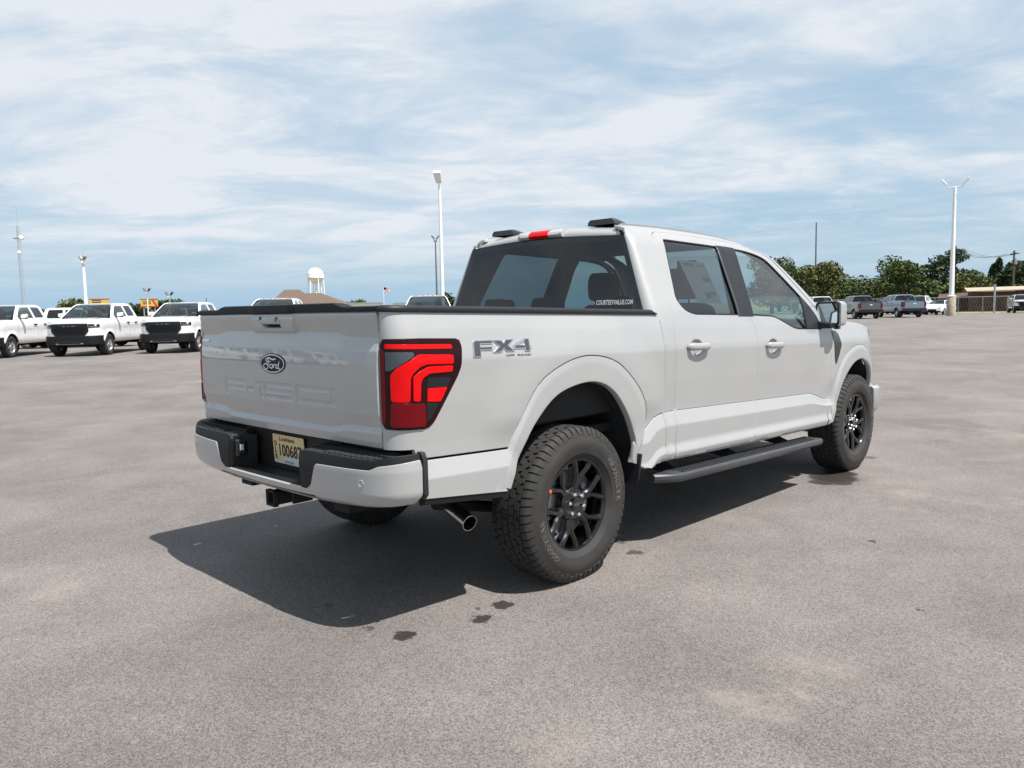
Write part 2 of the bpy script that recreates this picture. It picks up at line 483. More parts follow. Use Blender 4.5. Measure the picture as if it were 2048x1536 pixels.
def side_y(x, z):
    zc = Zcr(x)
    y = Wup(z) if z >= zc else Wlow(zc - z)
    return y - Taper(x) + swell(x, z)
XC = -1.03; YC = .845; AX = .10; UEND = XC - .158
def S_side(u, z, off=0.0):
    if u >= XC: return T(u, -(side_y(u, z) + off), z)
    th = min((XC - u) / .158, 1.15) * math.pi / 2
    w = side_y(XC, z) + off
    return T(XC - (AX + off) * math.sin(th), -(YC + (w - YC) * math.cos(th)), z)
# ================================================================ the pale grey pickup
def lin(a, b, n): return [a + (b - a) * i / (n - 1) for i in range(n)]
truck = empty('pickup_truck', label='large pale grey crew cab pickup with black wheels, seen from behind in the foreground', cat='pickup truck')
PAINT = M['paint']
VS = sorted(set([round(v, 4) for v in np.arange(.5, 1.96, .035)] + [round(v, 4) for v in np.arange(.72, .86, .008)] + [round(v, 4) for v in np.arange(.50, .62, .012)] + [.8095, .8115, .8135, .8149, .8151, .8165] + [round(v, 4) for v in np.arange(1.17, 1.25, .012)]))

# ---- wheel openings: (x, z) outlines of the opening and of the flare's outer edge
R_IN = catmull([(-.513, .567), (-.47, .675), (-.425, .76), (-.349, .865), (-.213, .980), (-.072, 1.032), (.096, 1.051), (.23, 1.022), (.338, .948), (.449, .804), (.50, .681), (.478, .568)], 4)
R_OUT = catmull([(-.530, .575), (-.500, .70), (-.478, .77), (-.446, .836), (-.297, 1.043), (-.10, 1.145), (.112, 1.181), (.34, 1.140), (.513, 1.023), (.60, .925), (.640, .838), (.640, .748), (.585, .66), (.50, .56)], 4)
F_IN = catmull([(3.215, .55), (3.262, .65), (3.345, .83), (3.464, .943), (3.60, 1.02), (3.749, 1.050), (3.87, 1.025), (3.966, .965), (4.03, .865), (4.055, .76), (4.06, .66)], 4)
F_OUT = catmull([(3.190, .54), (3.235, .68), (3.295, .88), (3.42, 1.045), (3.58, 1.13), (3.76, 1.165), (3.93, 1.125), (4.045, 1.03), (4.11, .91), (4.14, .78), (4.145, .66)], 4)
R_IN = [(a + .022, b - .003) for a, b in R_IN]
F_IN = [(a + .035, b - .003) for a, b in F_IN]
def along(pl, n):
    d = [0]
    for a, b in zip(pl, pl[1:]): d.append(d[-1] + math.dist(a, b))
    return [(float(np.interp(t, d, [p[0] for p in pl])), float(np.interp(t, d, [p[1] for p in pl]))) for t in np.linspace(0, d[-1], n)]
def flare(IN, OUT, name, ymax=.988):
    n = 64; A = along(OUT, n); B = along(IN, n)
    prof = [(0, -.30), (.004, .0), (.03, .12), (.08, .30), (.16, .60), (.25, .91), (.285, .97), (.32, 1.0), (.37, 1.01), (.55, 1.02), (.8, 1.03), (.96, 1.03), (1.0, .95)]
    mb = MB(); rings = []
    for i in range(n):
        (ax, az), (bx, bz) = A[i], B[i]
        w = min(1.0, math.dist(A[i], B[i]) / .09); e = math.sin(math.pi * i / (n - 1)) ** .35
        ring = []
        for t, k in prof:
            x, z = ax + (bx - ax) * t, az + (bz - az) * t
            y0 = side_y(ax, az); top = y0 + (ymax - y0) * max(.15, w) * max(.25, e)
            ring.append(T(x, -(y0 + (top - y0) * k), z))
        x, z = bx, bz
        top = y0 + (ymax - y0) * max(.15, w) * max(.25, e)
        cx, cz = (.05, .45) if bx < 2 else (3.67, .45)
        dx, dz = (cx - bx) * .012, (cz - bz) * .012
        ring.append(T(bx + dx, -(top - .012), bz + dz))
        ring.append(T(bx + dx, -(top - .035), bz + dz))
        rings.append(ring)
    mb.loft(rings, closed=False, caps=False)
    return mb.build(name, PAINT, truck, smooth=38, both=True)
flare(R_IN, R_OUT, 'rear_wheel_flare')
flare(F_IN, F_OUT, 'front_wheel_flare')
def mixpl(A, B, t, n=48): return [((1 - t) * a[0] + t * b[0], (1 - t) * a[1] + t * b[1]) for a, b in zip(along(A, n), along(B, n))]

# ---- bed sides
LAMP = [(-1.171, 1.283), (-.996, 1.286), (-.797, 1.283), (-.776, 1.275), (-.768, 1.25), (-.779, 1.163), (-.797, 1.125), (-.931, .93), (-.957, .907), (-.984, .900), (-1.106, .902), (-1.172, .905), (-1.186, .93), (-1.186, 1.135), (-1.184, 1.262)]
arch = [p for p in mixpl(R_IN, R_OUT, 1.05) if p[1] > .757]
arch_r = [p for p in arch if not (p[0] > .3 and p[1] < .80)]
bedpoly = [(UEND, .815), (UEND, 1.408), (.815, 1.408), (.822, 1.37), (.826, 1.2), (.826, .824)] + [(x, Zcr(x) + .002) for x in (.79, .76, .73, .71, .69, .67, .645, .60)] + [p for p in arch[::-1]] + [(-.47, .765), (-1.02, .772), (-1.04, .815)]
def lamp_hole(off): # the outline grown or shrunk about its middle
    cx, cy = -1.0, 1.09; return [(cx + (x - cx) * (1 + off / .2), cy + (y - cy) * (1 + off / .18)) for x, y in LAMP]
hole = [(max(UEND + .004, x), z) for x, z in lamp_hole(.004)]
us = sorted(list(np.arange(-1.18, -.98, .012)) + list(np.arange(-.98, .83, .04)))
bed = panel(bedpoly, S_side, (0, -1, 0), .04, us=us, vs=VS, holes=[hole]).build('bedside', PAINT, truck, both=True)
def S_low(u, d): return T(u, -(Wlow(d) - Taper(u)), Zcr(u) - d)
VD = [.008, .014, .022, .035, .05, .065, .08, .09, .105, .13, .16, .19, .205, .22, .235, .25, .265, .28, .29]
low1 = [(-1.005, .758), (-.47, .7515)] + [p for p in mixpl(R_IN, R_OUT, .8)[:10] if p[1] < .755][::-1] + [(-.512, .558), (-1.008, .597)]
panel([(a, Zcr(a) - b) for a, b in low1], S_low, (0, -1, 0), .04, vs=VD).build('bed_lower_panel', PAINT, truck, both=True)
low2 = [(.50, .565), (.515, .68), (.535, .725)] + [(x, Zcr(x) - .006) for x in (.58, .645, .665, .68, .695, .71, .73, .76, .79, .824)] + [(.824, .53), (.76, .527)]
panel([(a, Zcr(a) - b) for a, b in low2], S_low, (0, -1, 0), .03, vs=VD).build('bed_lower_panel', PAINT, truck, both=True)
# black strip under the rear quarter
mb = MB(); rg = []
for x in lin(-1.0, -.5, 12):
    zb = .597 + (.558 - .597) * (x + 1.008) / .496; y = side_y(x, zb + .01)
    rg.append([T(x, -(y - .006), zb - .002), T(x, -(y - .008), zb - .030), T(x, -(y - .05), zb - .040), T(x, -(y - .05), zb)])
mb.loft(rg).build('bed_sill_strip', M['trim'], truck, both=True)
# rail caps
mb = MB(); rg = []
for u in list(np.arange(UEND + .002, -1.0, .02)) + list(np.arange(-1.0, .745, .06)) + [.75, .803]:
    e = 0.0 if u < .78 else 1.0
    pts = []
    for (off, z) in ((.003, 1.400), (.010, 1.402), (.013, 1.410), (.012, 1.421), (.004, 1.428), (-.02, 1.430), (-.09, 1.428), (-.095, 1.40)):
        if e: z = min(z, 1.404)
        p = S_side(u, 1.40); q = S_side(u, 1.40, .01)
        d = Vector((q[0] - p[0], q[1] - p[1], 0))
        d = d.normalized() if d.length > 1e-6 else Vector((0, -1, 0))
        pts.append((p[0] + d.x * off, p[1] + d.y * off, p[2] + (z - 1.40)))
    rg.append(pts)
mb.loft(rg).build('bed_rail_cap', M['trimg'], truck, both=True, smooth=50)
# bed box inside
mb = MB()
mb.box(T(-1.08, -.80, .80), T(.72, .80, .84))
mb.box(T(-1.08, -.88, .82), T(.74, -.80, 1.40)); mb.box(T(-1.08, .80, .82), T(.74, .88, 1.40)); mb.box(T(.70, -.86, .80), T(.755, .86, 1.405))
mb.build('bed_liner', M['under'], truck, smooth=None)

# ---- tail lamps
for s in (1, -1):
    def mk(name, poly, off, mat, par, depth=.006, r=.006, step=.02):
        p = panel(rounded(poly, r, 3), lambda u, v: S_side(u, v, off), (-.3, -1, 0), step, edge=.0015, depth=depth, bstep=.012)
        if s < 0: p = p.mirrored()
        return p.build(name, mat, par)
    hs = mk('tail_lamp', LAMP, .004, M['redhouse'], truck, .03, .012)
    mk('lamp_light_bar', [(-1.154, 1.264), (-.829, 1.260), (-.826, 1.243), (-1.158, 1.247)], .008, M['red'], hs)
    mk('lamp_light_guide', [(-1.013, 1.220), (-.826, 1.214), (-.829, 1.176), (-.973, 1.179), (-1.012, 1.168), (-1.047, 1.142), (-1.058, 1.12), (-1.061, 1.02), (-1.135, 1.023), (-1.136, 1.133), (-1.113, 1.162)], .010, M['red'], hs, r=.01)
    mk('lamp_light_guide', [(-.965, 1.166), (-.831, 1.166), (-.836, 1.142), (-.960, 1.139), (-.997, 1.121), (-1.008, 1.101), (-1.012, 1.021), (-1.045, 1.023), (-1.044, 1.124), (-1.012, 1.147)], .010, M['red'], hs, r=.008)
    mk('lamp_clear_corner', [(-1.157, 1.230), (-1.037, 1.229), (-1.039, 1.214), (-1.136, 1.154), (-1.158, 1.151)], .007, M['lampclear'], hs)
    mk('lamp_reflector', [(-1.135, 1.017), (-.986, 1.008), (-.984, .911), (-1.140, .915)], .012, M['reddeep'], hs, r=.014)
    mk('lamp_smoked_fin', [(-.966, 1.116), (-.842, 1.114), (-.859, 1.076), (-.972, 1.078)], .007, M['lampdark'], hs)
    mk('lamp_turn_signal', [(-.969, 1.072), (-.864, 1.072), (-.901, 1.014), (-.973, 1.017)], .008, M['red'], hs)
    mk('lamp_smoked_fin', [(-.974, 1.008), (-.909, 1.006), (-.952, .945), (-.973, .929)], .007, M['lampdark'], hs)
    mk('lamp_edge_strip', [(-1.183, 1.244), (-1.163, 1.232), (-1.168, .928), (-1.183, .935)], .007, M['reddeep'], hs)

# ---- FX4 badge on the bed side
def inset(poly, d):
    if area2(poly) < 0: poly = poly[::-1]
    out = []; n = len(poly)
    for i in range(n):
        p = np.array(poly[i]); a = p - np.array(poly[i - 1]); b = np.array(poly[(i + 1) % n]) - p
        na = np.array((-a[1], a[0])) / np.linalg.norm(a); nb = np.array((-b[1], b[0])) / np.linalg.norm(b)
        m_ = na + nb; l = m_ @ m_
        out.append(tuple(p + m_ * (2 * d / max(l, .6))))
    return out
FX = {'F': [(-.698, 1.269), (-.686, 1.276), (-.577, 1.276), (-.580, 1.258), (-.654, 1.258), (-.655, 1.247), (-.582, 1.247), (-.585, 1.229), (-.656, 1.230), (-.658, 1.199), (-.703, 1.199)],
      'X': [(-.576, 1.275), (-.522, 1.275), (-.508, 1.262), (-.493, 1.277), (-.437, 1.278), (-.476, 1.249), (-.440, 1.220), (-.491, 1.220), (-.507, 1.234), (-.530, 1.218), (-.579, 1.217), (-.539, 1.247)],
      '4': [(-.445, 1.252), (-.375, 1.279), (-.331, 1.280), (-.332, 1.249), (-.324, 1.248), (-.325, 1.232), (-.333, 1.231), (-.335, 1.217), (-.371, 1.218), (-.371, 1.231), (-.443, 1.231)]}
for ch, pl in FX.items():
    h = [[(-.415, 1.2485), (-.368, 1.2665), (-.369, 1.2485)]] if ch == '4' else []
    b0 = panel(pl, lambda u, v: S_side(u, v, .004), (0, -1, 0), .02, holes=h, edge=.0012, depth=.006, bstep=.012).build('fender_badge_letter', M['badgeo'], bed)
    if ch == '4':
        for q in ([(-.365, 1.275), (-.337, 1.276), (-.341, 1.222), (-.365, 1.223)], [(-.432, 1.2465), (-.370, 1.2465), (-.371, 1.2365), (-.432, 1.2365)]):
            panel(q, lambda u, v: S_side(u, v, .0055), (0, -1, 0), .02, edge=.0008, depth=.004).build('badge_letter_fill', M['badged'], bed)
    else:
        panel(inset(pl, .0052), lambda u, v: S_side(u, v, .0055), (0, -1, 0), .02, edge=.0008, depth=.004, bstep=.012).build('badge_letter_fill', M['badged'], bed)
t = text_mb('OFF  ROAD', .0145, width=.166, bold=.0004)
t.xf(lambda x, y, z: S_side(-.415 + x, 1.2015 + y * .85, .0015)); t.build('badge_script', M['badged'], bed, smooth=None)

# ---- tailgate
zstep = table([(0, 1.308), (.53, 1.308), (.63, 1.287), (.9, 1.287)], 0, .9, 400, .02)
zlow = table([(0, .885), (.48, .885), (.60, .906), (.9, .908)], 0, .9, 400, .02)
RELz = {}
def tg_relief(y, z):
    ay = abs(y); k = (int(zstep(ay) * 2000), int(zlow(ay) * 2000))
    if k not in RELz:
        zs, zl = zstep(ay), zlow(ay)
        RELz[k] = table([(.78, .004), (.812, .006), (.84, .012), (zl - .030, .016), (zl - .004, .004), (zl + .002, .006), (.96, .0205), (1.02, .0240), (1.08, .0245), (1.16, .0225), (1.234, .0185), (1.241, .0165), (zs - .002, .004), (zs + .004, .002), (1.372, .019), (1.392, .021), (1.403, .014), (1.412, -.004)], .78, 1.42, 640, .006)
    return RELz[k](z)
ST = .021
def rects(x0, x1, z0, z1): return (min(x0, x1), max(x0, x1), z0, z1)
LET = []     # F-150 as bars (y right-to-left seen from behind is decreasing y)
z0, z1 = .976, 1.060; zm = (z0 + z1) / 2
def bar(a, b, c, d): LET.append((min(a, b), max(a, b), min(c, d), max(c, d)))
bar(.540, .505, z0, z1); bar(.540, .300, z1 - ST, z1); bar(.540, .315, zm - ST * .55, zm + ST * .4)
bar(.285, .215, zm - .012, zm + .008)
bar(.150, .115, z0, z1); bar(.190, .115, z1 - ST, z1)
bar(.100, -.165, z1 - ST, z1); bar(.100, .065, zm - .01, z1); bar(.100, -.165, zm - .012, zm + .010); bar(-.130, -.170, z0, zm + .008); bar(.100, -.170, z0, z0 + ST)
bar(-.200, -.240, z0, z1); bar(-.490, -.530, z0, z1); bar(-.200, -.530, z1 - ST, z1); bar(-.200, -.530, z0, z0 + ST)
def deboss(y, z):
    if not (z0 - .01 < z < z1 + .01 and -.55 < y < .56): return 0
    d = -1
    for a, b, c, e in LET: d = max(d, min(y - a, b - y, z - c, e - z))
    return .0042 * min(1, max(0, (d + .002) / .006))
def handle_bulge(y, z):   # the raised housing round the latch handle
    k = lambda t: t * t * (3 - 2 * t)
    a = k(min(1, max(0, (.215 - abs(y)) / .02))); b = k(min(1, max(0, (z - 1.305) / .012)))
    c = k(min(1, max(0, (1.408 - z) / .01)))
    return a * b * c
def S_tg(y, z):
    r = tg_relief(y, z) - deboss(y, z)
    hb = handle_bulge(y, z)
    if hb > 0: r += hb * (.006 + .010 * max(0, min(1, (1.385 - z) / .05)))
    return T(-1.122 - .016 * (1 - (y / .845) ** 2) - r, y, z)
tgp = [(-.834, .818), (.834, .818), (.834, 1.404), (-.834, 1.404)]
pocket = [(.100, 1.352), (-.085, 1.352), (-.100, 1.326), (.075, 1.326)]
ys = sorted(list(np.arange(-.83, .84, .02)) + list(np.arange(-.555, .556, .0045)) + list(np.arange(.19, .22, .004)) + list(np.arange(-.22, -.19, .004)))
zs_ = sorted(list(np.arange(.82, .97, .008)) + list(np.arange(.972, 1.066, .0042)) + list(np.arange(1.07, 1.22, .02)) + list(np.arange(1.22, 1.405, .006)))
tgm = panel(tgp, S_tg, (-1, 0, 0), .02, us=ys, vs=zs_, holes=[pocket], depth=.03)
tailgate = tgm.build('tailgate', PAINT, truck)
MB().box(T(-1.13, -.10, 1.318), T(-1.10, .115, 1.36)).build('handle_pocket', M['under'], tailgate, smooth=None)
mb = MB(); mb.hexa([S_tg(.10, 1.3535), S_tg(-.083, 1.3535), T(-1.128, -.083, 1.352), T(-1.128, .10, 1.352), S_tg(.10, 1.374), S_tg(-.083, 1.374), T(-1.13, -.083, 1.374), T(-1.13, .10, 1.374)])
mb.xf(lambda x, y, z: (x - .004, y, z)); mb.build('latch_handle', PAINT, tailgate, bevel=.003)
def disc(mbx, y, z, ry, rz, off, n=24, S=None):
    S = S or S_tg; c = S(y, z); ring = []
    pts = []
    for i in range(n):
        a = 2 * math.pi * i / n; p = S(y + ry * math.cos(a), z + rz * math.sin(a)); pts.append((p[0] - off, p[1], p[2]))
    b = len(mbx.V); mbx.V += pts + [(p[0] + off + .004, p[1], p[2]) for p in pts]
    mbx.F.append(tuple(b + i for i in range(n)))
    for i in range(n): j = (i + 1) % n; mbx.F.append((b + i, b + j, b + n + j, b + n + i))
    return mbx
disc(MB(), -.055, 1.372, .012, .012, .005).build('backup_camera', M['gloss'], tailgate)
disc(MB(), .102, 1.378, .008, .010, .003).build('key_lock', M['under'], tailgate)
# small strip badge at the far edge
mb = MB()
q = [(.832, 1.268), (.745, 1.268), (.735, 1.258), (.745, 1.252), (.832, 1.252)]
mb.prism(q, lambda y, z: (S_tg(y, z)[0] - .005, y, S_tg(y, z)[2]), lambda y, z: (S_tg(y, z)[0] + .003, y, S_tg(y, z)[2])); mb.build('tailgate_strip_badge', M['badgew'], tailgate, bevel=.001)
# oval badge
OY, OZ = .006, 1.156
def oval(ry, rz, off, name, mat): disc(MB(), OY, OZ, ry, rz, off, 40).build(name, mat, tailgate)
oval(.1225, .0500, .0035, 'badge_back_plate', M['navy']); oval(.1150, .0455, .0050, 'badge_ring', M['badgew']); oval(.1075, .0400, .0065, 'badge_field', M['navy'])
script = [  # strokes of the script word, in oval units
    [(-.60, -.62, .05), (-.74, -.45, .08), (-.70, -.15, .09), (-.48, -.05, .09), (-.36, -.30, .10), (-.34, -.50, .09), (-.50, -.74, .09), (-.62, -.62, .06)],
    [(-.36, -.35, .09), (-.30, .10, .11), (-.28, .40, .10), (-.40, .62, .10), (-.55, .45, .09), (-.45, .22, .08), (-.25, .22, .07), (-.06, .22, .06)],
    [(-.42, .62, .09), (-.20, .66, .11), (.00, .52, .12), (.22, .50, .12), (.40, .62, .08)],
    [(-.02, -.08, .08), (-.16, -.18, .09), (-.16, -.45, .10), (-.02, -.56, .09), (.09, -.40, .10), (.08, -.16, .09), (-.02, -.08, .08)],
    [(.16, -.10, .08), (.20, -.30, .10), (.18, -.56, .08)], [(.20, -.20, .08), (.30, -.06, .09), (.38, -.12, .07)],
    [(.58, -.16, .08), (.46, -.14, .09), (.40, -.36, .10), (.48, -.56, .09), (.60, -.44, .09)], [(.70, .30, .07), (.66, .0, .10), (.62, -.35, .10), (.70, -.60, .09), (.80, -.50, .06)]]
mb = MB()
for st in script:
    pts = catmull([(a, b, c) for a, b, c in st], 4)
    L_, R_ = [], []
    for i, p in enumerate(pts):
        a = np.array(pts[max(i - 1, 0)][:2]); b = np.array(pts[min(i + 1, len(pts) - 1)][:2]); d = (b - a) / (np.linalg.norm(b - a) + 1e-9)
        n_ = np.array((-d[1] * .6, d[0] * 1.2)) * p[2] * .62
        for lst, sg in ((L_, 1), (R_, -1)):
            x, z = p[0] + n_[0] * sg, p[1] + n_[1] * sg
            P = S_tg(OY - x * .105, OZ + z * .041); lst.append((P[0] - .0078, P[1], P[2]))
    mb.loft([[a, b] for a, b in zip(L_, R_)], closed=False, caps=False)
mb.build('badge_script', M['badgew'], tailgate, smooth=None)
# black cap along the top of the tailgate
mb = MB(); rg = []
for y in lin(.842, -.842, 60):
    h = 1.428 + .018 * min(1, max(0, (.60 - abs(y)) / .06)); x0 = S_tg(y, 1.37)[0]
    zz = lambda v: v - RAKE * -1.12
    rg.append([(x0 + .010, y, zz(1.404)), (x0 - .003, y, zz(1.407)), (x0 - .006, y, zz(1.415)), (x0 - .004, y, zz(h - .004)), (x0 + .008, y, zz(h)), (x0 + .07, y, zz(h - .006)), (x0 + .075, y, zz(1.40))])
mb.loft(rg).build('tailgate_top_cap', M['trim'], tailgate, smooth=40)
MB().box(T(-1.10, -.83, .83), T(-1.045, .83, 1.40)).build('tailgate_inner_skin', M['under'], tailgate, smooth=None)

# ---- rear bumper
BP = catmull([(-1.252, 0), (-1.250, .30), (-1.243, .55), (-1.228, .73), (-1.205, .84), (-1.165, .915), (-1.115, .955), (-1.06, .972), (-1.012, .978), (-.96, .980)], 8)
bd = [0]
for a, b in zip(BP, BP[1:]): bd.append(bd[-1] + math.dist(a, b))
BL = bd[-1]
bx_t = table(list(zip(bd, [p[0] for p in BP])), 0, BL, 500, .0); by_t = table(list(zip(bd, [p[1] for p in BP])), 0, BL, 500, .0)
b_rel = table([(.50, -.06), (.545, -.030), (.560, -.012), (.585, .0), (.602, .004), (.70, .006), (.74, .002), (.79, -.012)], .5, .8, 600, .010)
def S_b(u, z, off=0.0):
    a = abs(u); s_ = 1 if u >= 0 else -1; e = .002
    x, y = bx_t(a), by_t(a); dx, dy = bx_t(a + e) - bx_t(a - e), by_t(a + e) - by_t(a - e); l = math.hypot(dx, dy) or 1
    r = b_rel(z - .028 * min(1, (a / BL) ** 2 * 1.3)) + off
    return T(x - dy / l * r, s_ * (y + dx / l * r), z)
ue = BL - .078
half = [(.405, .594), (.448, .620), (.487, .722), (.845, .729), (.885, .748), (ue, .772), (ue + .006, .74), (ue + .006, .615), (ue - .01, .600)]
bot = [(1.05, .583), (.80, .566), (.45, .549)]
pl = half + bot
pl = pl + [(-a, b) for a, b in pl[::-1]]
pl = rounded(pl, [.012, .015, .014, .014, .014, .006, .004, .012, .02, .05, .1, .1] + [.1, .1, .05, .02, .012, .004, .006, .014, .014, .014, .015, .012], 3)
usb = list(np.arange(-1.3, 1.3, .025))
bumper = panel(pl, S_b, (-1, 0, 0), .02, us=usb, vs=list(np.arange(.54, .78, .010)), depth=.012).build('rear_bumper', PAINT, truck)
# black inner shell, set back behind the painted face
ins = [(.36, .600), (.345, .764), (.40, .772), (.86, .772), (.95, .790), (ue + .004, .797), (ue + .004, .61), (.46, .585)]
for s in (1, -1):
    p = panel([(a * s, b) for a, b in ins], lambda u, v: S_b(u, v, -.005), (-1, 0, 0), .03, us=usb, depth=.03, edge=.004).build('bumper_black_insert', M['trim'], bumper)
    mb = MB()       # step pad on top
    n = 14; outer = [S_b(s * u, .772, -.012) for u in lin(.345, .925, n)]
    inner = [(-1.135, o[1], o[2]) for o in outer]
    mb.loft([[o, i, (i[0], i[1], i[2] - .03), (o[0], o[1], o[2] - .03)] for o, i in zip(outer, inner)]); mb.build('step_pad', M['pad'], bumper, smooth=30, bevel=.004)
    mb = MB()       # grip ribs
    for k in range(11):
        u = .50 + k * .038
        a, b = S_b(s * u, .772, -.030), S_b(s * (u + .018), .772, -.030)
        mb.hexa([a, b, (b[0] + .06, b[1] + s * .012, b[2]), (a[0] + .06, a[1] + s * .012, a[2])] + [(p[0], p[1], p[2] + .007) for p in (a, b, (b[0] + .06, b[1] + s * .012, b[2]), (a[0] + .06, a[1] + s * .012, a[2]))])
    mb.build('step_grip_ribs', M['pad'], bumper, bevel=.0015)
    # corner cap strip between bumper and bed side
    mb = MB(); mb.loft([[S_b(s * u, z, o) for z, o in ((.598, .0), (.62, .010), (.77, .010), (.803, .0), (.803, -.06), (.60, -.06))] for u in (ue + .009, ue + .033)]); mb.build('bumper_end_cap', M['trimg'], bumper, bevel=.003)
    # sensors
    for u in (.80, ):
        P = Vector(S_b(s * u, .673)); n_ = (Vector(S_b(s * u, .673, .01)) - P).normalized()
        q = n_.to_track_quat('Z', 'Y').to_matrix()
        m1 = MB().revolve([(.0165, -.003), (.0165, .0012), (.0140, .0022), (.0125, .0008), (.0, .0006)], 24, 'z'); m1.xf(lambda x, y, z: tuple(P + q @ Vector((x, y, z)))); m1.build('parking_sensor', PAINT, bumper)
    # inner side wall
    MB().hexa([T(-1.245, s * .365, .600), T(-1.245, s * .45, .600), T(-1.11, s * .45, .600), T(-1.11, s * .30, .600), T(-1.240, s * .348, .770), T(-1.240, s * .45, .770), T(-1.11, s * .45, .770), T(-1.11, s * .29, .770)]).build('bumper_side_wall', M['trim'], bumper, bevel=.006)
MB().box(T(-1.090, -.46, .60), T(-1.06, .46, .80)).build('plate_recess_back', M['trim'], bumper, smooth=None)
mb = MB(); rg = []
for u in lin(-.46, .46, 12):
    a = S_b(u, .594, -.002); rg.append([a, (a[0] + .02, a[1], a[2] + .006), (-1.10, a[1], a[2] + .012), (-1.10, a[1], a[2] - .03), (a[0] + .01, a[1], a[2] - .03)])
mb.loft(rg).build('bumper_shelf', M['trim'], bumper)
MB().box(T(-1.14, .36, .770), T(-1.06, .90, .790)).build('bumper_gap_filler', M['under'], bumper, smooth=None, both=True)
MB().box(T(-1.222, .318, .655), T(-1.135, .338, .748)).build('trailer_plug_housing', M['trimg'], bumper, bevel=.006)
MB().box(T(-1.210, .312, .668), T(-1.160, .320, .736)).build('trailer_plug_door', M['gloss'], bumper, bevel=.004)
MB().box(T(-1.205, .307, .690), T(-1.185, .314, .722)).build('trailer_plug_latch', M['badgew'], bumper, bevel=.002)
# licence plate
px, pz = -1.098, .712
def PT(y, z, o=0.0): return T(px - o - .05 * (z), y, pz + z)
plate = MB().prism(rounded([(.150, -.075), (-.150, -.075), (-.150, .075), (.150, .075)], .01), lambda y, z: PT(y, z, .002), lambda y, z: PT(y, z, -.002)).build('licence_plate', M['platec'], truck, smooth=None)
mb = MB().prism([(.146, -.072), (-.146, -.072), (-.146, -.010), (-.06, -.030), (.05, -.048)], lambda y, z: PT(y, z, .0026), lambda y, z: PT(y, z, .0010)); mb.build('plate_lower_field', M['platew'], plate, smooth=None)
def ptext(s, size, y, z, w, mat=M['ink'], shear=0, bold=.0, name='plate_lettering'):
    t = text_mb(s, size, shear, 0, 2, w, bold); t.xf(lambda a, b, c: PT(y - a, z + b, .0034)); t.build(name, mat, plate, smooth=None)
ptext('100687', .088, -.018, -.004, .215, bold=.002, name='plate_number')
ptext('Louisiana', .030, .012, .054, .150, simple('plate brown', (.10, .045, .02)), .25, .0006, 'plate_state_name')
ptext('DEALER', .018, .0, -.062, .09, name='plate_footer')
for k, ch in enumerate('DLR'): ptext(ch, .036, .124, .026 - .033 * k, .022, bold=.001)
# hitch
mb = MB()
def frame_tube(x0, x1, y, z, h, w):
    mb.box((x0, y - h, z - h), (x1, y + h, z - h + w)); mb.box((x0, y - h, z + h - w), (x1, y + h, z + h)); mb.box((x0, y - h, z - h), (x1, y - h + w, z + h)); mb.box((x0, y + h - w, z - h), (x1, y + h, z + h))
frame_tube(-1.212, -.9, 0, .515, .034, .007); frame_tube(-1.216, -1.19, 0, .515, .041, .009)
mb.box((-1.06, -.50, .52), (-.98, .50, .58)); mb.box((-1.16, -.13, .495), (-1.05, -.115, .55))
mb.build('trailer_hitch', M['under'], truck, smooth=None, bevel=.003)
# exhaust
mb = MB(); tip = Vector((-.556, -.75, .382)); ax = Vector((.12, .93, .27)).normalized()
a = ax.cross(Vector((0, 0, 1))).normalized(); b = a.cross(ax)
rg = []
for t_, r_ in ((.62, .034), (.30, .038), (.02, .041), (.0, .0425), (-.001, .041), (.0, .038), (.03, .0375), (.28, .036)):
    rg.append([tip + ax * t_ + (a * math.cos(k * math.pi / 14) + b * math.sin(k * math.pi / 14)) * r_ for k in range(28)])
mb.loft(rg, True, False).build('exhaust_tip', M['steel'], truck, smooth=60)
mb = MB().tube([tip + ax * .6, (-.45, -.12, .56), (-.2, -.30, .60), (1.2, -.35, .50), (2.4, -.3, .48)], .035, 10); mb.build('exhaust_pipe', M['under'], truck)

# ---- cab: doors
def warp(x, v):
    d = abs(v - .815); k = 1.0 if d < .03 else max(0.0, 1 - (d - .03) / .13); k = k * k * (3 - 2 * k)
    return v + (Zcr(x) - .815) * k
def unwarp(x, z):
    v = z
    for _ in range(30): v += .7 * (z - warp(x, v))
    return v
def door_y(x, v): return (Wup(v) if v >= .815 else Wlow(.815 - v)) - Taper(x) + (swell(x, warp(x, v)) if x > 3.0 else 0.0)
def S_fen(x, v, off=0.0): return T(x, -(door_y(x, v) + off), warp(x, v))
HANDLES = [(1.19, 1.205), (2.21, 1.192)]
def S_door(x, z, off=0.0):
    if z > 1.88: y_, z_ = sec(z)
    else: y_, z_ = door_y(x, z), warp(x, z)
    for hx, hz in HANDLES:
        d = ((x - hx) / .085) ** 2 + ((z - hz + .012) / .062) ** 2
        if d < 1: y_ -= .016 * (1 - d) ** 2 * (3 - 2 * (1 - d)) * 1.6 if d > .35 else .016 * 1.0
    return T(x, -(y_ + off), z_ - rdrop(x, z))
_y0 = Wup(1.88); _sl = (Wup(1.881) - Wup(1.879)) / .002; SL = .185
def sec(v):
    t = (v - 1.88) / SL
    d0 = np.array((_sl, 1.0)); d0 /= np.linalg.norm(d0); d1 = np.array((-1.0, .10)); d1 /= np.linalg.norm(d1)
    p0 = (_y0, 1.88); p1 = (.58, 1.976); L = .20
    h0 = 2 * t ** 3 - 3 * t * t + 1; h1 = t ** 3 - 2 * t * t + t; h2 = -2 * t ** 3 + 3 * t * t; h3 = t ** 3 - t * t
    return (h0 * p0[0] + h1 * L * d0[0] + h2 * p1[0] + h3 * L * d1[0], h0 * p0[1] + h1 * L * d0[1] + h2 * p1[1] + h3 * L * d1[1])
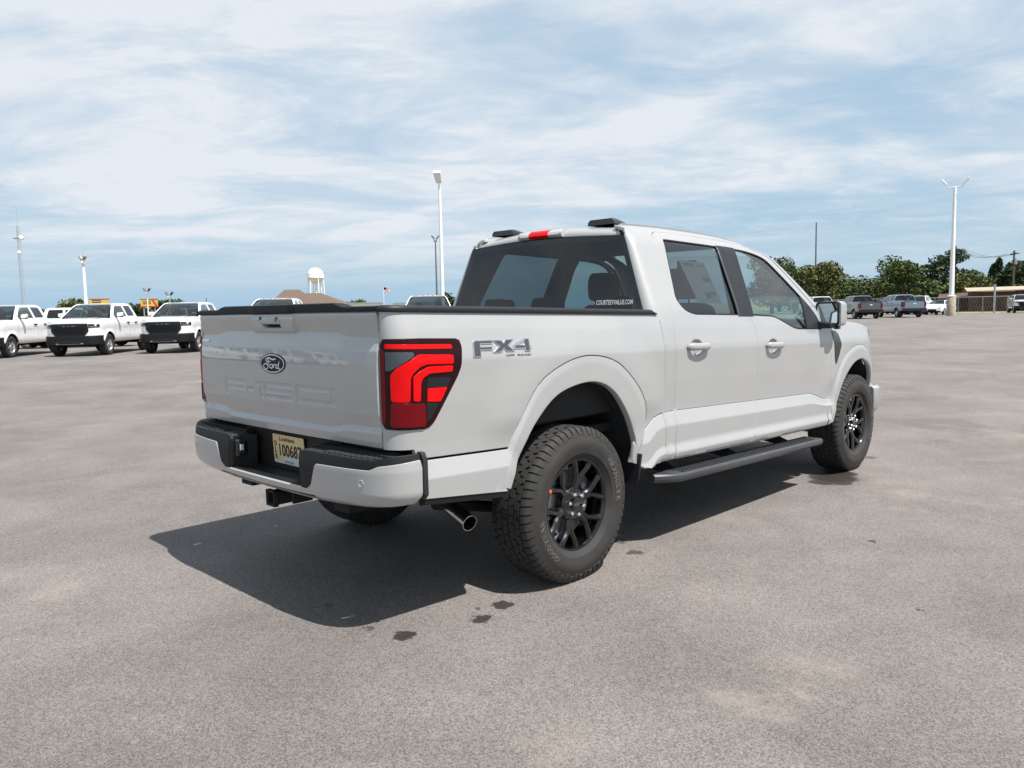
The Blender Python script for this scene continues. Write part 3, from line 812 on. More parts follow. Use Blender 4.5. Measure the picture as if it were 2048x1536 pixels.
zroof = table([(.7, 1.965), (.84, 1.978), (1.0, 1.990), (1.3, 1.999), (1.7, 2.0), (2.0, 1.996), (2.25, 1.982), (2.45, 1.952), (2.62, 1.915)], .7, 2.7, 600, .06)
def rdrop(x, v): 
    k = min(1, max(0, (v - 1.80) / .25)); return (2.0 - zroof(x)) * k * k * (3 - 2 * k)
DR_edge = [(.930, .53), (.953, .72), (.956, .83), (.957, 1.20), (.962, 1.30), (.985, 1.42), (1.020, 1.56), (1.058, 1.72), (1.082, 1.85), (1.096, 1.905)]
DB_edge = [(1.885, .52), (1.905, .566), (1.950, .715), (1.958, .817), (1.982, .97), (1.982, 1.25), (1.965, 1.345), (1.905, 1.41), (1.895, 1.44), (1.93, 1.68), (1.958, 1.90), (1.962, 1.945)]
DF_top = [(2.20, 1.938), (2.36, 1.920), (2.50, 1.882), (2.60, 1.830), (2.75, 1.715), (2.92, 1.572), (3.05, 1.452), (3.13, 1.372), (3.185, 1.30)]
DF_front = [(3.203, 1.20), (3.206, .95), (3.190, .80), (3.150, .748), (3.140, .66), (3.115, .53)]
rwin = rounded([(1.066, 1.497), (1.185, 1.889), (1.838, 1.886), (1.955, 1.886), (1.878, 1.400), (1.225, 1.400), (1.12, 1.43)], [.03, .025, .01, .006, .006, .07, .07], 5)
fwin = catmull([(2.05, 1.886), (2.2, 1.884), (2.36, 1.872), (2.47, 1.845), (2.56, 1.795), (2.70, 1.690), (2.84, 1.578), (2.94, 1.490), (3.02, 1.405), (3.07, 1.33)], 3)
fwin = [(1.972, 1.886)] + fwin + rounded([(3.075, 1.31), (3.06, 1.296), (2.60, 1.298), (2.30, 1.392), (1.90, 1.400)], [.01, .01, .08, .06, .004], 5)
VSd = VS
def ush(*hx): 
    return sorted(set(list(np.round(np.arange(.9, 3.25, .045), 4)) + [round(h + k, 4) for h in hx for k in np.arange(-.095, .096, .01)]))
VSh = sorted(set(VS + [round(v, 4) for v in np.arange(1.12, 1.28, .009)]))
rpoly = rounded(DR_edge + [(1.135, 1.942), (1.22, 1.948)] + [(a - .0035, b) for a, b in DB_edge[::-1]], [.0] * (len(DR_edge)) + [.03, .02] + [0] * len(DB_edge), 4)
rdoor = panel(rpoly, S_door, (0, -1, 0), .045, us=ush(1.19), vs=VSh, holes=[rwin]).build('rear_door', PAINT, truck, both=True)
fpoly = [(a + .0035, b) for a, b in DB_edge] + DF_top + DF_front
fdoor = panel(fpoly, S_door, (0, -1, 0), .045, us=ush(2.21), vs=VSh, holes=[fwin]).build('front_door', PAINT, truck, both=True)
# glass, frames and pillar covers
S_in = lambda o: (lambda x, z: S_door(x, z, o))
def flatp(poly, o, name, mat, parent=truck, depth=.004, both=True, step=.06, holes=()):
    return panel(poly, S_in(o), (0, -1, 0), step, edge=.001, depth=depth, holes=holes).build(name, mat, parent, both=both)
rgl = [(1.066, 1.497), (1.185, 1.889), (1.838, 1.886), (1.782, 1.400), (1.225, 1.400), (1.12, 1.43)]
flatp(rounded(rgl, [.03, .025, .004, .004, .07, .07], 5), -.010, 'rear_door_window', M['glass_dark'])
flatp([(2.085, 1.885)] + fwin[2:-1] + [(1.985, 1.398)], -.010, 'front_door_window', M['glass_front'])
pil = [(1.838, 1.889), (1.9565, 1.889), (1.9285, 1.68), (1.8935, 1.44), (1.902, 1.396), (1.782, 1.396)]
flatp(pil, .003, 'pillar_cover', M['trimg'], depth=.015)
flatp([(1.9600, 1.889), (2.085, 1.889), (1.985, 1.396), (1.9055, 1.396), (1.8970, 1.44), (1.9320, 1.68)], .003, 'pillar_cover', M['trimg'], depth=.015)
flatp([(1.832, 1.885), (1.844, 1.885), (1.788, 1.398), (1.776, 1.398)], .006, 'pillar_bright_edge', M['badged'], depth=.006)
def border(loop, w, o, name, mat):
    """a thin seal following the window outline"""
    mb = MB(); L2 = inset(loop, w) if area2(loop) > 0 else inset(loop, w)
    L1 = loop if area2(loop) > 0 else loop[::-1]
    rg = [[S_door(a[0], a[1], o - .012), S_door(a[0], a[1], o), S_door(b[0], b[1], o), S_door(b[0], b[1], o - .012)] for a, b in zip(L1, L2)]
    rg.append(rg[0]); mb.loft(rg, True, False).build(name, mat, truck, both=True, smooth=30)
border(resample(rwin, .06), .011, -.003, 'window_seal', M['trim'])
border(resample(fwin, .06), .013, -.003, 'window_seal', M['trim'])
# mirror sail panel
sail = [(2.855, 1.555), (2.945, 1.48), (3.015, 1.40), (3.062, 1.325), (3.05, 1.305), (2.80, 1.306)]
flatp(rounded(sail, .01), .001, 'mirror_sail_panel', M['trimg'], depth=.015)
# the window sticker and decals
st = [(1.300, 1.755), (1.605, 1.752), (1.640, 1.480), (1.345, 1.478)]
def S_st(x, z): return S_door(x, z, -.016)
stick = panel(st, S_st, (0, -1, 0), .08, edge=.0005, depth=.001).build('window_price_sheet', M['paper'], truck)
for q in ([(1.335, 1.742), (1.46, 1.741), (1.462, 1.722), (1.337, 1.722)], [(1.48, 1.733), (1.585, 1.732), (1.585, 1.724), (1.48, 1.724)], [(1.505, 1.652), (1.598, 1.651), (1.603, 1.622), (1.507, 1.622)], [(1.475, 1.548), (1.53, 1.548), (1.53, 1.512), (1.475, 1.512)], [(1.54, 1.555), (1.61, 1.555), (1.61, 1.535), (1.54, 1.535)]):
    panel(q, lambda x, z: S_door(x, z, -.0145), (0, -1, 0), .08, edge=.0004, depth=.0006).build('sheet_print_block', M['paperd'], stick)
# handles
for hx, hz in HANDLES:
    mb = MB(); rg = []
    for i, x in enumerate(lin(hx - .125, hx + .13, 17)):
        t_ = i / 16; e = min(1, min(t_, 1 - t_) / .12); e = math.sqrt(max(.06, 1 - (1 - e) ** 2)); out_ = .018 + .026 * math.sin(math.pi * min(1, max(0, (t_ * 1.0)))) ** .5
        yy = side_y(x, hz) + out_ - .012; h = .023 * e; d = .014 * e
        rg.append([T(x, -(yy + d * math.cos(a)), hz + h * math.sin(a)) for a in [2 * math.pi * k / 12 for k in range(12)]])
    mb.loft(rg)
    mb.build('door_handle', PAINT, rdoor if hx < 2 else fdoor, smooth=60)
    mb.mirrored().build('door_handle', PAINT, truck, smooth=60)

# ---- cab shell: rear corner, roof rail
xg = lambda z: .775 + .126 * (z - 1.42)
def S_cab(u, v):
    if v > 1.88: y_, z_ = sec(v)
    else: y_, z_ = door_y(max(u, .85), v), warp(max(u, .85), v)
    if z_ < 1.36: y_ -= .010 * max(0, 1 - ((u - .892) / .055) ** 2)
    z_ -= rdrop(max(u, .86), v)
    xc = xg(v if v < 1.9 else 1.9) + .075
    k = min(1, max(0, (v - 1.36) / .05))
    yg = .845 - .38 * (v - 1.44) if v < 1.9 else .67
    yg = min(yg, y_ - .012)
    if u < xc and k > 0:
        th = min(1.0, (xc - u) / .11) * math.pi / 2
        return T(xc - .075 * math.sin(th), -(yg + (y_ - yg) * math.cos(th)), z_)
    return T(u, -y_, z_)
cab_edge = [(a - .0075, b) for a, b in DR_edge]
vtop = 1.88 + SL
cabp = [(.833, .53), (.833, 1.365), (.80, 1.395), (.742, 1.415)] + [(xg(z) - .034, z) for z in lin(1.43, 1.89, 10)] + [(.83, 1.93), (.862, 1.97), (.868, vtop)] + [(2.38, vtop), (2.40, 1.99), (2.385, 1.926), (2.36, 1.9285), (2.20, 1.9465), (1.962, 1.953), (1.22, 1.9555), (1.128, 1.949), (1.087, 1.912)] + cab_edge[:-1][::-1]
cab = panel(cabp, S_cab, (0, -1, 0), .04, us=sorted(list(np.arange(.745, .95, .012)) + list(np.arange(.95, 2.42, .05))), vs=sorted(VS + list(np.arange(1.96, 2.07, .014)))).build('cab_side', PAINT, truck, both=True)
# roof
def S_roof(u, y):
    f = (y / .60) ** 2; bow = .022 * (1 - f)
    XR = .935
    if u >= XR:
        fx = min(1, max(0, (u - 1.6) / .8))
        return T(u + .10 * (1 - f) * fx, y, zroof(u) - .010 - .028 * f)
    th = (XR - u) / .12 * math.pi / 2
    return T(XR - .085 * math.sin(th) - bow * math.sin(th), y, zroof(XR) - (.010 + .028 * f) * math.cos(th) - .075 * (1 - math.cos(th)) - .020 * f * math.sin(th))
rp = [(.935 - .12, -.640), (.935 - .12, .640), (.90, .585), (.96, .572), (2.385, .572), (2.385, -.572), (.96, -.572), (.90, -.585)]
roof = panel(rp, S_roof, (0, 0, 1), .05, us=sorted(list(np.arange(.82, .95, .012)) + list(np.arange(.96, 2.4, .06)))).build('roof', PAINT, truck)
# black ditch mouldings closing the seam between roof and rear corner
A_ = [S_roof(.815, -.640), S_roof(.835, -.628), S_roof(.86, -.612), S_roof(.90, -.588), S_roof(.94, -.577), S_roof(1.0, -.572), S_roof(1.2, -.572)]
B_ = [S_cab(xg(1.88) - .034, 1.885), S_cab(.815, 1.908), S_cab(.835, 1.935), S_cab(.862, 1.972), S_cab(.868, 2.03), S_cab(.95, vtop), S_cab(1.2, vtop)]
mb = MB(); rg = []
for a, b in zip(A_, B_):
    a, b = Vector(a), Vector(b); d = (b - a); d = d.normalized() * .008 if d.length > 1e-6 else Vector((0, -.004, 0)); dn = Vector((.004, .0, -.005))
    rg.append([tuple(a - d + dn * 2), tuple(a + dn), tuple(a.lerp(b, .5) + dn * .6), tuple(b + dn), tuple(b + d + dn * 2)])
mb.loft(rg, False, False).build('roof_ditch_moulding', M['trim'], truck, both=True, smooth=60)
# A pillar and windscreen
Dc = catmull([(2.28, 1.940), (2.365, 1.928), (2.50, 1.890), (2.605, 1.838), (2.755, 1.723), (2.925, 1.580), (3.055, 1.460), (3.135, 1.380), (3.19, 1.32)], 4)
Rc = catmull([(2.28, .577, 1.944), (2.365, .576, 1.936), (2.50, .590, 1.912), (2.64, .612, 1.864), (2.82, .650, 1.775), (3.01, .700, 1.660), (3.20, .750, 1.535), (3.35, .790, 1.430), (3.42, .81, 1.375)], 4)
mb = MB(); rg = []
for d, r in zip(Dc, Rc):
    P0 = Vector(S_door(d[0], d[1], .001)); P1 = Vector(T(r[0], -r[1], r[2])); nrm_ = Vector((.45, -.75, .5)).normalized(); rr = []
    for k in lin(0, 1, 9): rr.append(tuple(P0.lerp(P1, k) + nrm_ * (.010 + .022 * sm01((d[0] - 2.35) / .4)) * math.sin(math.pi * k) ** .8))
    rr.append(tuple(P1 - Vector((.02, -.02, .03)))); rg.append([tuple(P0 + Vector((-.01, .03, -.01)))] + rr)
mb.loft(rg, False, False).build('a_pillar', PAINT, truck, both=True, smooth=60)
mb = MB(); rg = []
for r in Rc[3:]:
    rg.append([T(r[0] + .17 * (1 - t_ * t_) * (.7 + .3), r[1] * t_, r[2] - .004 + .01 * (1 - t_ * t_)) for t_ in lin(1, -1, 17)])
mb.loft(rg, False, False).build('windscreen', M['windscreen'], truck, smooth=90, fix=False)
# rear window
rgp = [(-(.845 - .38 * (z - 1.44)) + .004, z) for z in lin(1.36, 1.885, 8)]
rgp = rgp + [(-.40, 1.898), (0, 1.902), (.40, 1.898)] + [(-a, b) for a, b in rgp[::-1]]
def S_rg(y, z, o=0.0): return T(xg(z) + .0 - .022 * (1 - min(1, (y / .70) ** 2)) + o, y, z)
panel(rgp, S_rg, (-1, 0, 0), .07, edge=.001, depth=.004).build('rear_window', M['glass_rear'], truck)
fr_in = inset(rounded(rgp, .02), .035)
mbp = panel(rgp, lambda y, z: S_rg(y, z, .006), (-1, 0, 0), .07, holes=[fr_in], edge=.0005, depth=.002); mbp.build('rear_window_frit', M['gloss'], truck)
DECAL = (-.640, 1.478)
t = text_mb('COURTESYVALUE.COM', .040, width=.27, bold=.0008)
t.xf(lambda x, y, z: S_rg(DECAL[0] - x, DECAL[1] + y, -.002)); t.build('window_web_decal', M['decal'], truck, smooth=None)
MB().hexa([T(.80, -.86, .80), T(.86, -.86, .80), T(.86, .86, .80), T(.80, .86, .80), T(.79, -.80, 1.385), T(.85, -.80, 1.385), T(.85, .80, 1.385), T(.79, .80, 1.385)]).build('cab_back_wall', M['under'], truck, smooth=None)
# third brake lamp
def S_ch(y, z, o): 
    f = (y / .6) ** 2; return T(.838 - .022 * (1 - f) + .35 * max(0, z - 1.935) - o, y, z)
chm = MB(); rg = []
for y in lin(.195, -.195, 25):
    e = min(1, (.195 - abs(y)) / .03 + .25)
    rg.append([S_ch(y, 1.912, -.02), S_ch(y, 1.912, .004 + .006 * e), S_ch(y, 1.925, .010 + .010 * e), S_ch(y, 1.945, .008 + .010 * e), S_ch(y, 1.962, -.006), S_ch(y, 1.962, -.04)])
chb = chm.loft(rg).build('third_brake_lamp', M['chmslw'], truck, smooth=50)
mb = MB(); rg = []
for y in lin(.085, -.085, 11):
    rg.append([S_ch(y, 1.911, -.01), S_ch(y, 1.911, .0125), S_ch(y, 1.925, .0225), S_ch(y, 1.946, .0195), S_ch(y, 1.964, -.002), S_ch(y, 1.964, -.03)])
mb.loft(rg).build('brake_lamp_red_lens', M['red'], chb, smooth=50)
# two roof pods
for s in (1, -1):
    mb = MB(); rg = []
    zr_ = zroof(1.0) - .022 * (.45 / .6) ** 2
    for i, x in enumerate(lin(.905, 1.16, 9)):
        t_ = i / 8; h = .042 * (1 - t_ ** 2.2) * (1 if i else .85); w = .105 * (1 - .35 * t_)
        rg.append([T(x, s * .44 + w * math.cos(a), zr_ - .006 + max(.004, h) * min(1, 1.6 * max(0, math.sin(a))) ** .7) for a in [math.pi * k / 14 for k in range(15)]])
    mb.loft(rg, closed=False, caps=False)
    b0 = len(mb.V); mb.F.append(tuple(range(15)))
    mb.build('roof_pod', M['gloss'], truck, smooth=40)

# ---- front end
fen = [(3.150, .53), (3.148, .655), (3.158, .742), (3.198, .795), (3.2135, .95), (3.2105, 1.20), (3.193, 1.30), (3.14, 1.378), (3.3, 1.375), (3.6, 1.360), (3.9, 1.335), (4.15, 1.290), (4.32, 1.22), (4.36, 1.10), (4.33, .95), (4.25, .85), (4.17, .80), (4.13, .79)] + [(max(a, 3.165), unwarp(a, b)) for a, b in mixpl(F_IN, F_OUT, 1.04)[::-1]]
VSf = sorted(VS + list(np.arange(1.30, 1.39, .012)))
fender = panel(fen, S_fen, (0, -1, 0), .04, vs=VSf).build('front_fender', PAINT, truck, both=True)
vent = rounded([(3.228, 1.288), (3.30, 1.284), (3.345, 1.262), (3.382, 1.172), (3.345, 1.10), (3.285, 1.012), (3.268, 1.05), (3.258, 1.18)], .012)
panel(vent, lambda u, v: S_fen(u, v, .004), (0, -1, 0), .03, edge=.003, depth=.01).build('fender_vent', M['gloss'], fender)
panel([(3.245, 1.278), (3.325, 1.272), (3.345, 1.235), (3.262, 1.24)], lambda u, v: S_fen(u, v, .006), (0, -1, 0), .03, edge=.002, depth=.01).build('vent_badge', M['badged'], fender)
# bonnet
hz_ = table([(3.1, 1.385), (3.4, 1.392), (3.8, 1.372), (4.2, 1.325), (4.42, 1.27), (4.5, 1.20)], 3.1, 4.5, 400, .06)
def S_hood(x, y):
    e = abs(y) / (side_y(x, 1.34) - .002); k = max(0, e - .70) / .30
    return T(x, y, hz_(x) + .012 * (1 - min(1, (e / .6)) ** 4) - .045 * k ** 2.2)
hp = [(3.22, -.93), (3.6, -.945), (3.9, -.94), (4.15, -.90), (4.30, -.78), (4.42, -.5), (4.46, 0), (4.42, .5), (4.30, .78), (4.15, .90), (3.9, .94), (3.6, .945), (3.22, .93), (3.34, .5), (3.40, 0), (3.34, -.5)]
panel(hp, S_hood, (0, 0, 1), .05).build('bonnet', PAINT, truck)
mb = MB().hexa([T(4.30, -.80, .80), T(4.40, -.70, .80), T(4.40, .70, .80), T(4.30, .80, .80), T(4.33, -.62, 1.22), T(4.44, -.60, 1.22), T(4.44, .60, 1.22), T(4.33, .62, 1.22)])
mb.build('grille', M['gloss'], truck, bevel=.02)
for k in range(4): MB().box(T(4.40, -.60, .87 + .08 * k), T(4.465, .60, .905 + .08 * k)).build('grille_bar', M['trim'], truck, bevel=.008)
mb = MB().hexa([T(4.05, -.93, 1.04), T(4.38, -.64, 1.04), T(4.36, -.60, 1.05), T(4.06, -.80, 1.05), T(4.03, -.915, 1.20), T(4.36, -.64, 1.205), T(4.33, -.60, 1.2), T(4.05, -.80, 1.19)])
mb.build('head_lamp', M['headl'], truck, both=True, bevel=.01)
mb = MB(); rg = []
for (x, y) in [(4.10, -.985), (4.17, -1.0), (4.30, -.965), (4.42, -.85), (4.52, -.5), (4.55, 0), (4.52, .5), (4.42, .85), (4.30, .965), (4.17, 1.0), (4.10, .985)]:
    k = .93; rg.append([T(x, y * .97, .55), T(x, y, .60), T(x, y, .77), T(x, y * .98, .79), T(4.10 + (x - 4.10) * .6, y * .9, .79), T(4.10 + (x - 4.10) * .6, y * .9, .55)])
mb.loft(rg).build('front_bumper', PAINT, truck, bevel=.01)
# ---- door mirrors
def rr_ring(x, cy, cz, w, h, r, n=5, tilt=0.0):
    pl = rounded([(-w, -h * .92), (w, -h), (w, h), (-w, h * .97)], r, n)
    return [T(x + tilt * p[0], -(cy + p[0]), cz + p[1]) for p in pl]
mc, mz = .995, 1.421
mb = MB().loft([rr_ring(3.075, mc, mz, .094, .094, .03, tilt=.10), rr_ring(3.11, mc + .002, mz, .099, .099, .034, tilt=.10), rr_ring(3.17, mc + .004, mz, .098, .098, .04, tilt=.0), rr_ring(3.235, mc + .0, mz - .002, .084, .082, .04, tilt=-.10), rr_ring(3.262, mc - .004, mz - .004, .056, .056, .03, tilt=-.1)])
mirror = mb.build('door_mirror', PAINT, truck, both=True, smooth=50)
mb = MB().loft([rr_ring(3.106, mc - .008, mz, .092, .098, .03, tilt=.10), rr_ring(3.070, mc - .008, mz, .090, .095, .03, tilt=.10), rr_ring(3.064, mc - .008, mz, .083, .089, .026, tilt=.10), rr_ring(3.072, mc - .008, mz, .074, .080, .022, tilt=.10)])
mb.build('mirror_rim', M['trim'], mirror, smooth=40); mb.mirrored().build('mirror_rim', M['trim'], truck, smooth=40)
mb = MB().loft([rr_ring(3.0695, mc - .008, mz, .074, .080, .022, tilt=.13), rr_ring(3.0715, mc - .008, mz, .074, .080, .022, tilt=.13)])
mb.build('mirror_glass', M['mirror'], mirror, smooth=30); mb.mirrored().build('mirror_glass', M['mirror'], truck, smooth=30)
mb = MB().loft([[T(x, -y, z) for x, y, z in ((2.99, yy, 1.305), (3.10, yy, 1.310), (3.12, yy, 1.335 + zz_), (3.0, yy, 1.355 + zz_))] for yy, zz_ in ((.90, .03), (.94, .01), (1.0, -.005), (1.05, -.01))])
mb.build('mirror_arm', M['trim'], truck, both=True, bevel=.008)
MB().box(T(3.10, -1.065, 1.298), T(3.15, -1.025, 1.335)).build('mirror_puddle_lamp', M['gloss'], mirror, bevel=.008)

# ---- running boards
mb = MB(); rg = []
for x, yo, yi in ((.735, -.955, -.900), (.80, -1.005, -.90), (.88, -1.050, -.90), (1.5, -1.055, -.90), (2.2, -1.055, -.90), (2.86, -1.050, -.90), (2.885, -1.045, -.90)):
    rg.append([T(x, yo, .418), T(x, yo - .004, .428), T(x, yo - .002, .448), T(x, yo + .010, .456), T(x, yi, .458), T(x, yi, .408), T(x, yo + .012, .405)])
board = mb.loft(rg).build('running_board', M['board'], truck, both=True, bevel=.003)
mb = MB()
for k in range(64):
    for j in range(4):
        x = .93 + k * .029 + (j % 2) * .0145; y = -1.032 + j * .032
        mb.box(T(x, y, .4555), T(x + .016, y + .018, .4635))
tr_ = mb; tr_.build('board_tread', M['board'], board, bevel=.0); tr_.mirrored().build('board_tread', M['board'], truck)
for s in (1, -1):
    for x in (.98, 1.75, 2.55):
        MB().hexa([T(x, -s * .93, .41), T(x + .09, -s * .93, .41), T(x + .09, -s * .60, .46), T(x, -s * .60, .46), T(x, -s * .93, .43), T(x + .09, -s * .93, .43), T(x + .09, -s * .60, .56), T(x, -s * .60, .56)]).build('board_bracket', M['under'], truck, smooth=None)
# mud flap behind the wheel opening
mb = MB().loft([[T(.535, -1.0, .61), T(.555, -1.0, .61), T(.555, -.75, .62), T(.535, -.75, .62)], [T(.525, -.99, .46), T(.54, -.985, .46), T(.54, -.75, .46), T(.525, -.75, .46)], [T(.52, -.97, .428), T(.535, -.965, .428), T(.535, -.75, .44), T(.52, -.75, .44)]])
mb.build('mud_flap', M['trimg'], truck, both=True, bevel=.004)
# wheel liners, frame, axles
for cx, r0 in ((.02, .60), (3.64, .55)):
    mb = MB(); rg = []
    for i in range(33):
        a0_ = .22 if cx < 1 else .05; a = a0_ + (math.pi - 2 * a0_) * i / 32
        rx = .545 if cx < 1 else .51; rz = .64 if cx < 1 else .675
        z = .42 + rz * math.sin(a)
        rg.append([T(cx + (.03 if cx < 1 else .055) + rx * math.cos(a), -y, z) for y in (.935, .88, .80, .60, .50)])
    mb.loft(rg, False, False).build('wheel_liner', M['liner'], truck, both=True, smooth=60)
mb = MB()
for s in (1, -1):
    mb.box((-1.1, s * .40, .50), (4.2, s * .52, .66))
    mb.tube([(.0 + .62, s * .56, .43), (.0, s * .56, .32), (-.62, s * .56, .46)], .03, 6)
mb.tube([(0, -.80, .405), (0, .80, .405)], .05, 12); mb.ellipsoid((0, .05, .405), (.16, .17, .16))
mb.tube([(3.69, -.75, .405), (3.69, .75, .405)], .045, 10)
mb.box((.75, -.40, .42), (2.2, .36, .60)); mb.box((2.3, -.40, .36), (3.9, .40, .70))
mb.build('chassis_frame', M['under'], truck, smooth=40)
MB().box(T(-1.04, -.82, .70), T(.82, .82, .79)).box(T(.84, -.84, .50), T(3.15, .84, .60)).box(T(3.2, -.50, .55), T(4.3, .50, 1.2)).box(T(.84, -.93, .54), T(3.15, -.86, .80)).box(T(.84, .86, .54), T(3.15, .93, .80)).build('underbody', M['under'], truck, smooth=None)
mb = MB().tube([(.10, -.52, .42), (.16, -.58, 1.02)], [.042, .030], 12); mb.tube([(.12, -.535, .62), (.155, -.575, .95)], .05, 12); mb.build('shock_absorber', M['liner'], truck, both=True)
MB().tube([(.02, -.66, .72), (.05, -.74, .76)], .018, 8).build('bleed_bolt', M['alloy'], truck, smooth=40)

# ---- cabin
MB().hexa([T(.95, -.56, 1.895), T(2.15, -.56, 1.895), T(2.15, .56, 1.895), T(.95, .56, 1.895), T(.95, -.54, 1.92), T(2.15, -.54, 1.92), T(2.15, .54, 1.92), T(.95, .54, 1.92)]).build('headliner', M['liner_cab'], truck, smooth=None)
mb = MB()
for s in (1, -1):
    mb.hexa([T(.86, s * .84, .60), T(3.18, s * .84, .60), T(3.18, s * .915, .60), T(.86, s * .915, .60), T(.86, s * .84, 1.385), T(2.35, s * .84, 1.375), T(2.35, s * .895, 1.375), T(.86, s * .885, 1.385)])
    mb.hexa([T(1.86, s * .83, 1.36), T(1.95, s * .83, 1.36), T(1.95, s * .885, 1.36), T(1.86, s * .885, 1.36), T(1.93, s * .66, 1.90), T(2.02, s * .66, 1.90), T(2.02, s * .69, 1.90), T(1.93, s * .69, 1.90)])
mb.build('door_inner_trim', M['seat'], truck, smooth=None)
mb = MB().loft([[T(x, -.86, .8), T(x, .86, .8), T(x, .86, z), T(x, .3, z + .015), T(x, -.3, z + .015), T(x, -.86, z)] for x, z in ((2.86, 1.26), (2.90, 1.335), (3.05, 1.37), (3.35, 1.355))])
mb.build('dashboard', M['seat'], truck, bevel=.02)
def seat_at(x, y, w, zt, name, hr=True):
    mb = MB().loft([[T(x + .02, y - w * .9, .95), T(x + .02, y + w * .9, .95), T(x + .16, y + w * .9, .95), T(x + .16, y - w * .9, .95)], [T(x - .03, y - w, 1.2), T(x - .03, y + w, 1.2), T(x + .12, y + w, 1.2), T(x + .12, y - w, 1.2)], [T(x - .10, y - w * .85, zt - .03), T(x - .10, y + w * .85, zt - .03), T(x + .02, y + w * .85, zt - .03), T(x + .02, y - w * .85, zt - .03)], [T(x - .11, y - w * .6, zt), T(x - .11, y + w * .6, zt), T(x - .02, y + w * .6, zt), T(x - .02, y - w * .6, zt)]])
    o = mb.build(name, M['seat'], truck, bevel=.03)
    MB().box(T(x + .05, y - w, .85), T(x + .60, y + w, 1.0)).build('seat_cushion', M['seat'], o, bevel=.03)
    return o
def headrest(o, x, y, zt, w=.125, h=.20):
    pl = rounded([(-w * .92, 0), (w * .92, 0), (w, h * .6), (w * .8, h), (-w * .8, h), (-w, h * .6)], .05, 4)
    mb = MB().loft([[T(x - .05, y + a * .93, zt + .015 + b) for a, b in pl], [T(x - .02, y + a, zt + .01 + b) for a, b in pl], [T(x + .05, y + a * .95, zt + .012 + b) for a, b in pl]])
    mb.build('headrest', M['seat'], o, smooth=60)
    mb = MB()
    for d in (-.05, .05): mb.tube([T(x, y + d, zt - .06), T(x, y + d, zt + .03)], .007, 6)
    mb.build('headrest_post', M['under'], o)
for y in (.37, -.37):
    o = seat_at(2.05, y, .25, 1.50, 'front_seat'); headrest(o, 1.97, y, 1.515, .13, .22)
for y, w in ((.30, .50), (-.45, .30)):
    o = seat_at(1.02, y, w, 1.40, 'rear_seat')
    for yy in ([.53, .06] if y > 0 else [-.50]): headrest(o, .95, yy, 1.395, .12, .115)
mb = MB().revolve([(.185 + .016 * math.cos(a), .016 * math.sin(a)) for a in [2 * math.pi * k / 8 for k in range(8)]], 32, 'x', closed=True)
mb.box((-.01, -.18, -.02), (.01, .18, .02)).box((-.01, -.02, -.18), (.01, .02, .0)).ellipsoid((0, 0, 0), (.03, .06, .05))
mb.xf(lambda x, y, z: T(2.72 + x * .92 - z * .38 * -1, .37 + y, 1.31 + z * .92 - x * .38)); mb.build('steering_wheel', M['seat'], truck, smooth=60)
MB().box(T(2.60, -.09, 1.80), T(2.63, .09, 1.865)).build('inside_mirror', M['under'], truck, bevel=.01)

